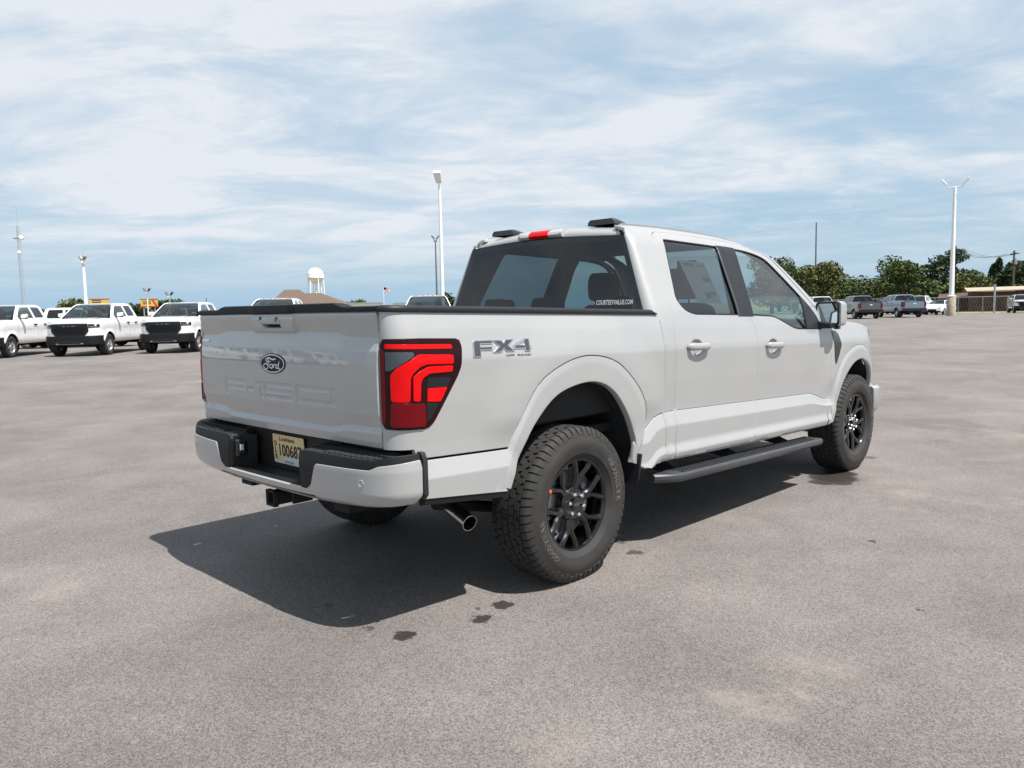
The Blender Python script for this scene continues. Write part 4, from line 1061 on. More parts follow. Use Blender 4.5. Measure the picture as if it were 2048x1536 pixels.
# ---- wheels
def make_wheel(parent, loc, side, rimmat=M['gloss'], phase=0.0):
    w = empty('wheel', loc); w.parent = parent; w.scale = (1, side, 1)
    return w
TW = {}
def wheel_meshes():
    mb = MB()
    half_ = [(.232, -.100), (.238, -.108), (.250, -.119), (.268, -.129), (.272, -.1335), (.300, -.1400), (.318, -.1425), (.342, -.1400), (.346, -.1375), (.366, -.1330), (.384, -.1240), (.396, -.112), (.4005, -.095), (.403, -.05), (.4035, 0)]
    prof = half_ + [(r, -h) for r, h in half_[-2::-1]]
    mb.revolve(prof, 96, 'y')
    N_ = 60; rnd = random.Random(3)
    def P(r, h, a): return (r * math.cos(a), h, r * math.sin(a))
    p = 2 * math.pi / N_
    for i in range(N_):
        for s in (-1, 1):
            a = (i + (.5 if s > 0 else 0)) * p; j = .06 * p
            w0 = p * (.41 if i % 2 else .39)
            # shoulder lug, wraps over on to the sidewall
            rings = []
            ext = .372 if i % 2 else .360
            for (r, h, ww) in ((ext - .004, .1295 if i % 2 else .1330, .8), (ext, .1338 if i % 2 else .1360, .85), (.388, .1280, .95), (.402, .1190, 1.0), (.4100, .107, 1.0), (.4115, .086, .97), (.400, .084, .97)):
                sk = (h - .10) * s * .25
                rings.append([P(r, s * h, a - w0 * ww + sk), P(r, s * h, a + w0 * ww + sk)])
            mb.loft(rings, False, False)
            for e in (0, 1): mb.F.append(tuple(len(mb.V) - 14 + e + 2 * k for k in (range(7) if (e == 0) == (s < 0) else reversed(range(7)))))
            # two inner rows of angled blocks
            for (h0, h1, tw, sh) in ((.079, .044, .44, .25), (.040, .004, .44, -.15)):
                b = a + sh * p + .3 * p
                z_ = (.20 if h0 > .05 else -.16) * p * (1 if i % 2 else -.7); q = [(h0, b - p * tw - z_), (h0, b + p * (tw - .03) - z_), ((h0 + h1) / 2 - .006, b + p * (tw + .06)), (h1, b + p * (tw - .05) + z_), (h1, b - p * (tw - .02) + z_), ((h0 + h1) / 2 + .006, b - p * (tw - .10))]
                n0 = len(mb.V)
                mb.V += [P(.397, s * h, t_) for h, t_ in q] + [P(.4118, s * (h - .0015 if k < 2 else h + .0015 if k in (3, 4) else h), t_ * 1.0) for k, (h, t_) in enumerate(q)]
                mb.F.append(tuple(n0 + 6 + k for k in range(6)))
                for k in range(6): kk = (k + 1) % 6; mb.F.append((n0 + k, n0 + kk, n0 + 6 + kk, n0 + 6 + k))
    TW['tyre'] = mb
    # raised lettering
    mb = MB()
    for word, mid, rr_, sp in (('WRANGLER', math.radians(18), .312, .108), ('GOODYEAR', math.radians(208), .312, .108)):
        mb = MB()
        for k, ch in enumerate(word):
            t_ = text_mb(ch, .046, 0, .0012, 1, None, .0012)
            a = mid - (k - (len(word) - 1) / 2) * sp
            # seen from outside (-y): x to the right, z up
            def mp(x, y, z):
                r = rr_ + y; th = a - x / rr_
                return (r * math.cos(th), -.1425 + 6.0 * (r - .318) ** 2 - .0006 - z, r * math.sin(th))
            t_.xf(mp); mb.add(t_.V, t_.F)
        TW['letters_' + word] = mb
    # rim barrel and lip
    mb = MB().revolve([(.236, -.098), (.243, -.108), (.241, -.113), (.233, -.112), (.226, -.100), (.222, -.085), (.214, -.04), (.205, .03), (.222, .09), (.24, .10)], 72, 'y')
    TW['barrel'] = mb
    mb = MB()
    # six forked spokes
    for k in range(6):
        a0 = math.radians(60 * k + 15)
        for sg in (-1, 1):
            pts = [(.050, sg * .10, -.078, .022), (.100, sg * .085, -.088, .0165), (.140, sg * .085, -.096, .0150), (.172, sg * .180, -.102, .0165), (.205, sg * .248, -.107, .0185), (.231, sg * .268, -.107, .022)]
            rg = []
            for i, (r, da, h, w_) in enumerate(pts):
                a = a0 + da; c_, s_ = math.cos(a), math.sin(a)
                r2_, a2 = pts[min(i + 1, 5)][:2]; r1_, a1 = pts[max(i - 1, 0)][:2]
                d = Vector((r2_ * math.cos(a0 + a2) - r1_ * math.cos(a0 + a1), r2_ * math.sin(a0 + a2) - r1_ * math.sin(a0 + a1))).normalized()
                n_ = Vector((-d.y, d.x)); c = Vector((r * c_, r * s_))
                q = [(w_ * .42, h), (w_, h + .013), (w_ * .9, h + .050), (-w_ * .9, h + .050), (-w_, h + .013), (-w_ * .42, h)]
                rg.append([((c + n_ * o).x, hh, (c + n_ * o).y) for o, hh in q])
            mb.loft(rg)
    mb.revolve([(.0, -.090), (.060, -.090), (.082, -.088), (.092, -.078), (.094, -.05), (.0, -.05)], 36, 'y')
    TW['spokes'] = mb
    TW['cap'] = MB().revolve([(.0, -.104), (.024, -.1035), (.031, -.101), (.033, -.088)], 32, 'y')
    TW['capoval'] = MB().prism([(.022 * math.cos(2 * math.pi * k / 20), .0095 * math.sin(2 * math.pi * k / 20)) for k in range(20)], lambda x, z: (x, -.1052, z), lambda x, z: (x, -.1036, z))
    nut = MB()
    nut.revolve([(.0, -.116), (.007, -.1155), (.0115, -.111), (.0130, -.105), (.0130, -.080)], 8, 'y'); TW['nut'] = nut
    TW['disc'] = MB().revolve([(.07, -.035), (.17, -.035), (.17, -.01), (.07, -.01)], 40, 'y', closed=True)
    # brake caliper
    TW['caliper'] = MB().loft([[(r * math.cos(a), h, r * math.sin(a)) for r, h in ((.12, -.055), (.185, -.055), (.185, .01), (.12, .01))] for a in lin(.2, 1.0, 6)])
wheel_meshes()
SPOKE_PH = {}
def build_wheel():
    w = bpy.data.objects.new('wheel', None); COL.objects.link(w)
    TW['tyre'].build('tyre', M['rubber'], w, smooth=32)
    for wd in ('WRANGLER', 'GOODYEAR'): TW['letters_' + wd].build('tyre_lettering', M['letters'], w, smooth=None)
    r = TW['barrel'].build('rim_barrel', M['rimblack'], w, smooth=50)
    TW['spokes'].build('rim_spokes', M['rimblack'], w, smooth=30, bevel=.003)
    TW['cap'].build('centre_cap', M['rimblack'], w, smooth=50); TW['capoval'].build('cap_emblem', M['badged'], w, smooth=None)
    for k in range(6):
        a = math.radians(60 * k + 15 + 30); mb = MB(); mb.add(TW['nut'].V, TW['nut'].F); mb.xf(lambda x, y, z: (x + .0575 * math.cos(a), y, z + .0575 * math.sin(a))); mb.build('lug_nut', M['chrome'], w, smooth=30)
    TW['disc'].build('brake_disc', M['alloy'], w, smooth=40); TW['caliper'].build('brake_caliper', M['badged'], w, bevel=.006)
    MB().revolve([(.0, -.1342), (.010, -.1342), (.010, -.130), (.0, -.130)], 12, 'y', center=(-.235, -.0, .115)).build('tyre_paint_mark', M['orange'], w, smooth=None)
    return w
M['letters'] = simple('tyre lettering', (.075, .070, .066), rough=.7)
M['orange'] = simple('orange paint dot', (.62, .10, .02), rough=.6)
w0 = build_wheel(); w0.parent = truck
WR = .405
w0.location = (0, -.866, WR)
for (x, s, rot) in ((3.69, 1, .5), (0, -1, .9), (3.69, -1, 1.7)):
    c = copy_tree(w0, truck); c.location = (x, -.866 * s, WR); c.rotation_euler = (0, rot, 0 if s > 0 else math.pi)
# ================================================================ ground
STAINS = [(-1.067, -.861, .056, 1.0), (-.703, -.981, .054, 1.0), (-.518, -.927, .058, 1.0), (-.634, -.864, .018, .7), (-1.123, -.673, .026, .7), (-1.087, -.281, .026, .8), (-.224, .713, .036, .8), (.579, -.925, .052, .75), (.707, -.721, .050, .8), (3.26, -.98, .21, 1.0), (3.46, -.95, .15, 1.0), (3.05, -.98, .11, .9), (3.12, -1.10, .10, .9), (4.32, -.883, .065, .7), (.721, -2.427, .016, .9), (1.676, -1.869, .026, .9)]
SANDY = [(-.60, -2.25, .60, .42), (-.20, -2.25, .55, .36), (3.05, -1.55, .8, .36), (3.05, -2.15, .7, .36), (-1.35, -2.0, .55, .35), (1.6, -1.0, .6, .35), (-3.2, 3.5, 1.6, .3), (6.5, -1.5, 2.0, .35), (-1.9, .9, .8, .25)]
def asphalt():
    m, nt, b = new_mat('sun-bleached asphalt'); N = nt.nodes; L = nt.links
    tc = N.new('ShaderNodeTexCoord'); pos = tc.outputs['Object']
    def noise(scale, detail=4, rough=.55, dist=0.0, vec=None):
        n = N.new('ShaderNodeTexNoise'); n.inputs['Scale'].default_value = scale; n.inputs['Detail'].default_value = detail
        n.inputs['Roughness'].default_value = rough; n.inputs['Distortion'].default_value = dist; L.new(vec or pos, n.inputs['Vector']); return n.outputs[0]
    def vor(scale, out='Color'):
        n = N.new('ShaderNodeTexVoronoi'); n.inputs['Scale'].default_value = scale; L.new(pos, n.inputs['Vector']); return n.outputs[out]
    def mp(v, a, b_, c, d, smooth=False):
        n = N.new('ShaderNodeMapRange'); L.new(v, n.inputs[0]); n.interpolation_type = 'SMOOTHSTEP' if smooth else 'LINEAR'
        for i, x in enumerate((a, b_, c, d)): n.inputs[i + 1].default_value = x
        return n.outputs[0]
    def mt(op, a, b_):
        n = N.new('ShaderNodeMath'); n.operation = op
        for i, v in enumerate((a, b_)):
            if isinstance(v, (int, float)): n.inputs[i].default_value = v
            else: L.new(v, n.inputs[i])
        return n.outputs[0]
    def bw(c):
        n = N.new('ShaderNodeRGBToBW'); L.new(c, n.inputs[0]); return n.outputs[0]
    mott = ramp_node(nt, noise(.35, 6, .6), [(.30, (.130, .117, .111)), (.52, (.158, .143, .135)), (.74, (.194, .176, .163))])
    grain = mp(bw(vor(200)), .15, .85, .56, 1.46)
    fine = mp(noise(620, 2, .6), .3, .7, .76, 1.24)
    patch = mp(noise(1.1, 6, .66, .5), .36, .66, .86, 1.12)
    sand = mp(noise(.55, 7, .7, 1.2), .58, .76, 0, 1, True)
    chips = mp(bw(vor(55)), .90, .97, 0, 1)
    k = mt('MULTIPLY', mt('MULTIPLY', grain, fine), patch)
    sc = N.new('ShaderNodeVectorMath'); sc.operation = 'SCALE'; L.new(mott.outputs[0], sc.inputs[0]); L.new(k, sc.inputs['Scale'])
    def mix(f, a, col):
        n = N.new('ShaderNodeMix'); n.data_type = 'RGBA'
        if isinstance(f, float): n.inputs['Factor'].default_value = f
        else: L.new(f, n.inputs['Factor'])
        L.new(a, n.inputs['A'])
        if isinstance(col, tuple): n.inputs['B'].default_value = (*col, 1)
        else: L.new(col, n.inputs['B'])
        return n.outputs['Result']
    col = mix(mt('MULTIPLY', sand, .30), sc.outputs[0], (.33, .29, .245))
    col = mix(mt('MULTIPLY', chips, .18), col, (.42, .38, .33))
    nq = N.new('ShaderNodeTexNoise'); nq.inputs['Scale'].default_value = 2.2; nq.inputs['Detail'].default_value = 7; nq.inputs['Roughness'].default_value = .7; L.new(pos, nq.inputs['Vector'])
    for (x, y, r, s_) in SANDY:
        d = N.new('ShaderNodeVectorMath'); d.operation = 'DISTANCE'; L.new(pos, d.inputs[0]); d.inputs[1].default_value = (x, y, 0)
        f = mt('ADD', mp(d.outputs['Value'], 0, r * 1.5, .30, -.55), mt('MULTIPLY', mt('SUBTRACT', nq.outputs[0], .5), 1.9))
        col = mix(mt('MULTIPLY', mp(f, .0, .55, 0, 1, True), s_), col, (.34, .295, .245))
    # drips and the damp patch
    nz = N.new('ShaderNodeTexNoise'); nz.inputs['Scale'].default_value = 26; nz.inputs['Detail'].default_value = 5; L.new(pos, nz.inputs['Vector'])
    sub = N.new('ShaderNodeVectorMath'); sub.operation = 'SUBTRACT'; L.new(nz.outputs['Color'], sub.inputs[0]); sub.inputs[1].default_value = (.5, .5, .5)
    scl = N.new('ShaderNodeVectorMath'); scl.operation = 'SCALE'; L.new(sub.outputs[0], scl.inputs[0]); scl.inputs['Scale'].default_value = .10
    add = N.new('ShaderNodeVectorMath'); add.operation = 'ADD'; L.new(pos, add.inputs[0]); L.new(scl.outputs[0], add.inputs[1])
    tot = None
    for (x, y, r, s) in STAINS:
        d = N.new('ShaderNodeVectorMath'); d.operation = 'DISTANCE'; L.new(add.outputs[0], d.inputs[0]); d.inputs[1].default_value = (x, y, 0)
        f = mp(d.outputs['Value'], r * .75, r * 1.05, s, 0, True)
        tot = f if tot is None else mt('MAXIMUM', tot, f)
    col = mix(mt('MULTIPLY', tot, .92), col, (.022, .017, .014))
    L.new(col, b.inputs['Base Color'])
    L.new(mp(tot, 0, 1, .88, .45), b.inputs['Roughness'])
    setp(b, spec=.35)
    h = mt('ADD', mt('MULTIPLY', grain, .6), fine)
    bump_node(nt, b, h, .55, .004)
    return m
def dirt():
    m, nt, b = new_mat('dry grass ground'); setp(b, rough=.95, spec=.1)
    n = noise_node(nt, .15, 8, .65); r = ramp_node(nt, n.outputs[0], [(.3, (.115, .115, .055)), (.5, (.17, .155, .085)), (.7, (.26, .22, .14))])
    nt.links.new(r.outputs[0], b.inputs['Base Color']); return m
mb = MB(); mb.add([(-3000, -3000, -.03), (3000, -3000, -.03), (3000, 3000, -.03), (-3000, 3000, -.03)], [(0, 1, 2, 3)]); mb.build('ground', dirt(), smooth=None, kind='structure')
mb = MB(); mb.add([(-70, -60, 0), (91, -60, 0), (91, 28, 0), (80, 90, 0), (-70, 90, 0)], [(0, 1, 2, 3, 4)]); mb.build('parking_lot', asphalt(), smooth=None, kind='structure')
# pale strip beyond the verge
mb = MB(); mb.add([(97, -60, -.02), (99.5, -60, -.02), (99.5, 40, -.02), (97, 40, -.02)], [(0, 1, 2, 3)]); mb.build('gravel_strip', simple('pale gravel', (.42, .36, .27), rough=.95, vary=.2, scale=2), smooth=None, kind='structure')

# ================================================================ parked pickups
W2 = table([(.40, .90), (.50, .97), (.60, 1.0), (.78, 1.0), (.92, .985), (1.10, 1.0), (1.22, .995), (1.36, .955), (1.42, .925), (1.47, .905), (1.86, .725), (1.93, .66), (1.97, .56)], .4, 2.0, 400, .03)
Tp2 = table([(-3.1, .05), (-2.8, .01), (-2.5, 0), (2.2, 0), (2.45, .03), (2.65, .12), (2.8, .30)], -3.1, 2.8, 400, .06)
def S2(x, z, off=0.0):
    y = W2(z) - Tp2(x)
    for cx in (1.85, -1.83):
        d = math.hypot(x - cx, (z - .40) * 1.0)
        if .40 < d < .62 and z > .5: y += .035 * max(0, 1 - abs(d - .49) / .11)
    return (x, -(y + off), z)
def arcpts(cx, r, n=14, z0=.40): return [(cx + r * math.cos(a), z0 + r * math.sin(a)) for a in lin(math.pi + .05, -.05, n)]
def Fx(y): return 2.86 - .10 * abs(y / .98) ** 2 - .30 * max(0, abs(y) - .62) ** 2 / .13
def S_f(y, z, off=0.0): return (Fx(y) + off - .10 * max(0, z - 1.05) , y, z)
def make_pickup():
    P = M['white']
    root = empty('parked_pickup')
    side = [(-3.02, .62), (-3.03, 1.36), (-3.0, 1.40), (-1.14, 1.415), (-1.10, 1.46), (-1.02, 1.88), (-.96, 1.95), (-.80, 1.965), (.50, 1.955), (.72, 1.925), (1.10, 1.68), (1.46, 1.42), (1.52, 1.385), (2.2, 1.345), (2.55, 1.29), (2.72, 1.20), (2.78, 1.08), (2.74, .92), (2.58, .78), (2.40, .74)] + arcpts(1.85, .50)[::-1][1:] + [(1.34, .50), (-1.30, .50)] + arcpts(-1.83, .50)[::-1] + [(-2.36, .56)]
    rw = rounded([(-.93, 1.50), (-.87, 1.87), (-.20, 1.875), (-.20, 1.455), (-.82, 1.455)], .04, 3)
    fw_ = rounded([(-.10, 1.875), (.48, 1.865), (.66, 1.83), (1.10, 1.52), (1.10, 1.435), (-.10, 1.445)], [.02, .05, .08, .02, .02, .02], 3)
    panel(side, S2, (0, -1, 0), .12, holes=[rw, fw_], bstep=.07, depth=.03).build('body_side', P, root, both=True)
    g = lambda x, z: S2(x, z, -.015)
    panel(rw, g, (0, -1, 0), .2, bstep=.1, edge=.001, depth=.003).build('rear_side_window', M['glass_dark'], root, both=True)
    panel(fw_, g, (0, -1, 0), .2, bstep=.1, edge=.001, depth=.003).build('front_side_window', M['glass_front'], root, both=True)
    # seams
    mb = MB()
    for x0 in (-.98, -.15, 1.30):
        mb.prism([(x0 - .004, .56), (x0 + .004, .56), (x0 + .004, 1.42), (x0 - .004, 1.42)], lambda x, z: S2(x, z, .0012), lambda x, z: S2(x, z, -.01))
        b0 = mb
    for x0 in (-.98, -.15, 1.30):
        q = [(x0 - .004, z) for z in lin(.56, 1.42, 10)]; m2 = MB()
        m2.loft([[S2(x0 - .004, z, .0015), S2(x0 + .004, z, .0015)] for z in lin(.56, 1.42, 14)], False, False).build('door_seam', M['under'], root, both=True)
    for x0 in (-.08, -.86):
        m2 = MB().loft([[(x0 + dx, -(W2(1.2) + o), 1.20 + dz) for dx, dz in ((0, -.02), (.20, -.02), (.20, .022), (0, .022))] for o in (-.01, .035)]); m2.build('door_handle', M['trim'], root, both=True, bevel=.008)
    # roof, bonnet
    def S_r(x, y):
        f = (y / .62) ** 2; return (x + .10 * (1 - f) * (1 if x > 0 else 0) * min(1, max(0, x / .5)), y, 1.965 - .02 * f - .06 * max(0, (x - .2) / .35) ** 2 - .05 * max(0, (-.75 - x) / .3) ** 2 + .0)
    panel([(-1.04, -.60), (-.95, -.66), (.50, -.64), (.58, 0), (.50, .64), (-.95, .66), (-1.04, .60)], S_r, (0, 0, 1), .12).build('roof', P, root)
    def S_h(x, y):
        e = abs(y) / .95; return (x, y, 1.40 - .072 * max(0, (x - 1.5)) ** 2 - .06 * max(0, e - .72) ** 2 / .08 + .018 * (1 if e < .45 else max(0, 1 - (e - .45) / .12)))
    panel([(1.42, -.93), (2.2, -.97), (2.55, -.93), (2.74, -.60), (2.80, 0), (2.74, .60), (2.55, .93), (2.2, .97), (1.42, .93), (1.42, .5), (1.44, 0), (1.42, -.5)], S_h, (0, 0, 1), .10).build('bonnet', P, root)
    # windscreen with black surround
    rows = [(.52, .60, 1.935), (.72, .655, 1.86), (1.0, .725, 1.70), (1.28, .795, 1.53), (1.50, .84, 1.40)]
    MB().loft([[(x + .14 * (1 - t * t), y * t, z) for t in lin(1, -1, 13)] for x, y, z in rows], False, False).build('windscreen', M['glass_fleet'], root, smooth=90, fix=False)
    MB().loft([[(x + .14 * (1 - t * t) - .006, y * t, z - .004) for t in (-.94, -.82)] for x, y, z in ((1.20, .776, 1.578), (1.32, .803, 1.508))], False, False).build('windscreen_sticker', M['paper'], root, smooth=None)
    MB().loft([[(x + .14 * (1 - t * t) - .006, y * t, z - .004) for t in (.74, .94)] for x, y, z in ((1.22, .78, 1.566), (1.34, .807, 1.497))], False, False).build('windscreen_sticker', M['paper'], root, smooth=None)
    # nose
    panel([(-.93, .74), (-.95, 1.255), (-.62, 1.292), (0, 1.31), (.62, 1.292), (.95, 1.255), (.93, .74)], S_f, (1, 0, 0), .08).build('nose_panel', P, root)
    gr = rounded([(-.50, .745), (-.66, .93), (-.63, 1.20), (-.12, 1.205), (.12, 1.205), (.63, 1.20), (.66, .93), (.50, .745)], .03, 3)
    grille = panel(gr, lambda y, z: S_f(y, z, .02), (1, 0, 0), .08, depth=.03).build('grille', M['trim'], root)
    for k in range(5):
        z = .865 + k * .06; MB().loft([[S_f(y, z - .008, .022), S_f(y, z - .004, .034), S_f(y, z + .008, .034), S_f(y, z + .012, .022)] for y in lin(-.52, .52, 9)]).build('grille_slat', M['gloss'], grille, smooth=30)
    t = text_mb('R A M', .12, 0, .004, 1, .44, .004); t.xf(lambda x, y, z: S_f(x, 1.115 + y * .6, .04 + z)); t.build('grille_lettering', M['badged'], grille, smooth=None)
    for s in (1, -1):
        h = [(s * .66, 1.05), (s * .65, 1.185), (s * .945, 1.17), (s * .94, 1.05)]
        o = panel(h, lambda y, z: S_f(y, z, .012), (1, 0, 0), .06, depth=.02).build('head_lamp', M['lampdark'], root)
        panel([(s * .69, 1.085), (s * .69, 1.105), (s * .90, 1.105), (s * .90, 1.085)], lambda y, z: S_f(y, z, .016), (1, 0, 0), .08, depth=.01).build('lamp_projector', M['headl'], o)
    bl = []
    for y in lin(-1.0, 1.0, 25):
        x = Fx(y * .97) + .05; bl.append([(x - .10, y, .42), (x, y, .44), (x + .01, y, .60), (x, y, .735), (x - .06, y, .76), (x - .30, y * .98, .76), (x - .30, y * .98, .42)])
    bum = MB().loft(bl).build('front_bumper', M['trim'], root, smooth=40)
    MB().loft([[(Fx(y) + .058, y, z) for z in (.50, .575)] for y in lin(-.46, .46, 9)], False, False).build('bumper_intake', M['under'], bum, smooth=None)
    MB().loft([[(Fx(y) + o, y, z) for o, z in ((.045, .435), (.066, .44), (.066, .462), (.05, .47))] for y in lin(-.5, .5, 9)]).build('skid_strip', M['badged'], bum, smooth=40)
    for s in (1, -1):
        MB().loft([[S_f(y, z, o) for z, o in ((.545, .03), (.545, .064), (.625, .066), (.625, .03))] for y in (s * .70, s * .88)]).build('fog_lamp', M['chmslw'], bum, bevel=.006)
        MB().tube([S_f(s * .40, .47, .04), S_f(s * .40, .475, .085), S_f(s * .47, .475, .085), S_f(s * .47, .47, .04)], .012, 8).build('tow_hook', M['alloy'], bum)
    # mirrors
    mb = MB().loft([[(1.00 + d, -(y + .0), z) for y, z in rounded([(.97, 1.42), (1.20, 1.44), (1.21, 1.60), (.99, 1.60)], .03)] for d in (-.02, .0)] + [[(1.09, -y, z) for y, z in rounded([(1.0, 1.44), (1.18, 1.455), (1.185, 1.585), (1.01, 1.585)], .03)]])
    mb.build('door_mirror', P, root, both=True, smooth=50)
    MB().box((.96, -1.02, 1.415), (1.06, -.90, 1.445)).build('mirror_arm', M['trim'], root, both=True, bevel=.008)
    MB().box((.985, -1.205, 1.412), (1.08, -.98, 1.452)).build('mirror_skirt', M['trim'], root, both=True, bevel=.01)
    # rear
    def S_t(y, z, o=0.0): return (-3.06 + .03 * (y / .8) ** 2 - o + .012 * max(0, abs(z - 1.06) - .2), y, z)
    tg = panel([(-.80, .80), (.80, .80), (.80, 1.40), (-.80, 1.40)], S_t, (-1, 0, 0), .1, depth=.03).build('tailgate', P, root)
    MB().prism([(.12 * math.cos(a), 1.17 + .05 * math.sin(a)) for a in lin(0, 2 * math.pi * 19 / 20, 20)], lambda y, z: S_t(y, z, .008), lambda y, z: S_t(y, z, -.002)).build('tailgate_badge', M['badgew'], tg, smooth=None)
    MB().loft([[(x, y, z) for x, z in ((-3.07, 1.395), (-3.07, 1.425), (-3.0, 1.425), (-3.0, 1.395))] for y in (-.84, .84)]).build('tailgate_cap', M['trim'], tg, smooth=None)
    for s in (1, -1):
        lp = [(-3.05, s * .80), (-3.02, s * .93), (-2.92, s * .975), (-2.80, s * .995)]
        MB().loft([[(x, y, z) for x, y in lp] for z in (.93, .96, 1.27, 1.30)], False, False).xf(lambda x, y, z: (x - .012, y * 1.012, z)).build('tail_lamp', M['reddeep'], root, smooth=50)
        MB().loft([[(x, y, z) for x, y in ((-3.05, s * .80), (-3.0, s * .93), (-2.90, s * .96), (-2.6, s * .96))] for z in (.60, .93)], False, False).build('corner_panel', P, root, smooth=50)
        MB().loft([[(x, y, z) for x, y in ((-3.05, s * .80), (-3.0, s * .93), (-2.90, s * .96), (-2.6, s * .96))] for z in (1.30, 1.395)], False, False).build('corner_panel', P, root, smooth=50)
    MB().loft([[(-3.0, y, .52), (-3.17 + .07 * abs(y) ** 3, y, .56), (-3.18 + .07 * abs(y) ** 3, y, .76), (-3.0, y, .80)] for y in lin(-.98, .98, 15)]).build('rear_bumper', M['trimg'], root, smooth=40)
    MB().loft([[(-1.045 + .0 * y, y * .82, 1.46), (-.985, y * .70, 1.87)] for y in lin(-1, 1, 7)], False, False).build('rear_window', M['glass_rear'], root, smooth=60)
    MB().loft([[(-1.06, y * .90, 1.40), (-1.05, y * .84, 1.455)] for y in lin(-1, 1, 3)], False, False).build('cab_back_panel', P, root, smooth=60)
    MB().loft([[(-.985, y * .71, 1.868), (-.965, y * .64, 1.94)] for y in lin(-1, 1, 7)], False, False).build('rear_header', P, root, smooth=60)
    MB().box((-1.0, -.16, 1.905), (-.96, .16, 1.935)).build('third_brake_lamp', M['red'], root, bevel=.006)
    for y in (-.40, .40):
        MB().loft([[(x, y + w, z) for x, w in ((-.02, -.22), (-.02, .22), (.10, .22), (.10, -.22))] for z in (1.0, 1.40)] + [[(x - .06, y + w, 1.70) for x, w in ((.0, -.10), (.0, .10), (.08, .10), (.08, -.10))]]).build('seat', M['seat'], root, bevel=.03)
    MB().box((-1.0, -.84, .60), (1.2, .84, 1.25)).box((1.2, -.84, .60), (1.62, .84, 1.36)).build('cabin_floor', M['seat'], root, smooth=None)
    MB().box((-3.0, -.78, .62), (-1.1, .78, .80)).box((-2.9, -.93, .80), (-1.12, -.80, 1.39)).box((-2.9, .80, .80), (-1.12, .93, 1.39)).box((-1.16, -.9, .6), (-1.06, .9, 1.40)).build('bed_floor', M['under'], root, smooth=None)
    MB().box((-2.8, -.55, .40), (2.7, .55, .62)).box((1.3, -.62, .5), (2.6, .62, 1.2)).tube([(1.85, -.8, .40), (1.85, .8, .40)], .06, 8).tube([(-1.83, -.8, .40), (-1.83, .8, .40)], .06, 8).ellipsoid((-1.83, 0, .40), (.17, .2, .17), 10, 6).build('chassis', M['under'], root, smooth=None)
    for cx in (1.85, -1.83):
        MB().loft([[(cx + .52 * math.cos(a), -y, .42 + .52 * math.sin(a)) for y in (.99, .55)] for a in lin(.05, math.pi - .05, 16)], False, False).build('wheel_liner', M['under'], root, both=True, smooth=60)
    # wheels
    ty = MB().revolve([(.23, -.11), (.25, -.125), (.32, -.138), (.37, -.13), (.395, -.11), (.402, 0), (.395, .11), (.37, .13), (.25, .125), (.23, .11)], 40, 'y')
    rim = MB().revolve([(.235, -.115), (.225, -.10), (.21, -.06), (.21, .08)], 36, 'y')
    for k in range(5):
        a0 = k * 2 * math.pi / 5 + .3; rg = []
        for r, w_, h in ((.0, .05, -.085), (.10, .045, -.095), (.18, .04, -.10), (.232, .055, -.105)):
            c_ = Vector((r * math.cos(a0), r * math.sin(a0))); n_ = Vector((-math.sin(a0), math.cos(a0)))
            rg.append([((c_ + n_ * o).x, hh, (c_ + n_ * o).y) for o, hh in ((w_, h + .01), (w_ * .6, h), (-w_ * .6, h), (-w_, h + .01), (-w_, h + .03), (w_, h + .03))])
        rim.loft(rg)
    rim.revolve([(0, -.105), (.07, -.10), (.085, -.08)], 20, 'y')
    hub = MB().revolve([(.0, -.03), (.20, -.03)], 24, 'y')
    first = None
    for cx in (1.85, -1.83):
        for s in (1, -1):
            if first is None:
                w = bpy.data.objects.new('wheel', None); COL.objects.link(w); w.parent = root
                ty.build('tyre', M['rubber'], w, smooth=40); rim.build('rim', M['alloy'], w, smooth=35); hub.build('brake_disc', M['under'], w, smooth=None)
                first = w
            else: w = copy_tree(first, root)
            w.location = (cx, -s * .86, .40); w.rotation_euler = (0, .4 * cx, 0 if s > 0 else math.pi)
    return root
proto = make_pickup()
used = [False]
def place_pickup(x, y, head, label, group, paintmat=None, scale=1.0, cat='pickup truck', at_front_left=False):
    o = proto if not used[0] else copy_tree(proto)
    used[0] = True
    h = math.radians(head)
    if at_front_left:      # x, y give where the front left wheel stands
        x -= scale * (1.85 * math.cos(h) - .86 * math.sin(h)); y -= scale * (1.85 * math.sin(h) + .86 * math.cos(h))
    o.location = (x, y, 0); o.rotation_euler = (0, 0, h); o.scale = (scale,) * 3
    tag(o, label, cat, group)
    def rec(q):
        for ch in q.children:
            if ch.type == 'MESH' and ch.material_slots and paintmat is not None and ch.data.materials[0] == M['white']:
                ch.material_slots[0].link = 'OBJECT'; ch.material_slots[0].material = paintmat
            rec(ch)
    rec(o); return o
ROWG = 'white pickups parked in the row facing the camera'
place_pickup(7.62, 28.45, -131, 'white pickup with black grille facing camera, second from the left edge, whole front in view', ROWG, at_front_left=True)
place_pickup(4.80, 30.2, -130, 'white pickup cut off by the left edge of the picture', ROWG, at_front_left=True)
place_pickup(10.45, 27.05, -132, 'white pickup partly hidden by the left tail lamp of the big grey truck', ROWG, at_front_left=True)
place_pickup(13.6, 26.2, -130, 'white truck whose roof and windscreen top show above the tailgate, before the brown roof', ROWG, scale=1.045)
place_pickup(18.1, 22.0, -131, 'white truck showing roof and windscreen beside the rear window and the tall white pole', ROWG, scale=1.045)
for hd in [o for o in COL.objects if o.get('label', '').startswith('white truck')]:
    for k in (-.45, -.17, 0, .17, .45): MB().ellipsoid((.45 + .06 * (1 - abs(k)), k, 1.965), (.05, .03, .022), 8, 6).build('clearance_lamp', M['amber'], hd)
BACKG = 'white vehicles parked behind the front row'
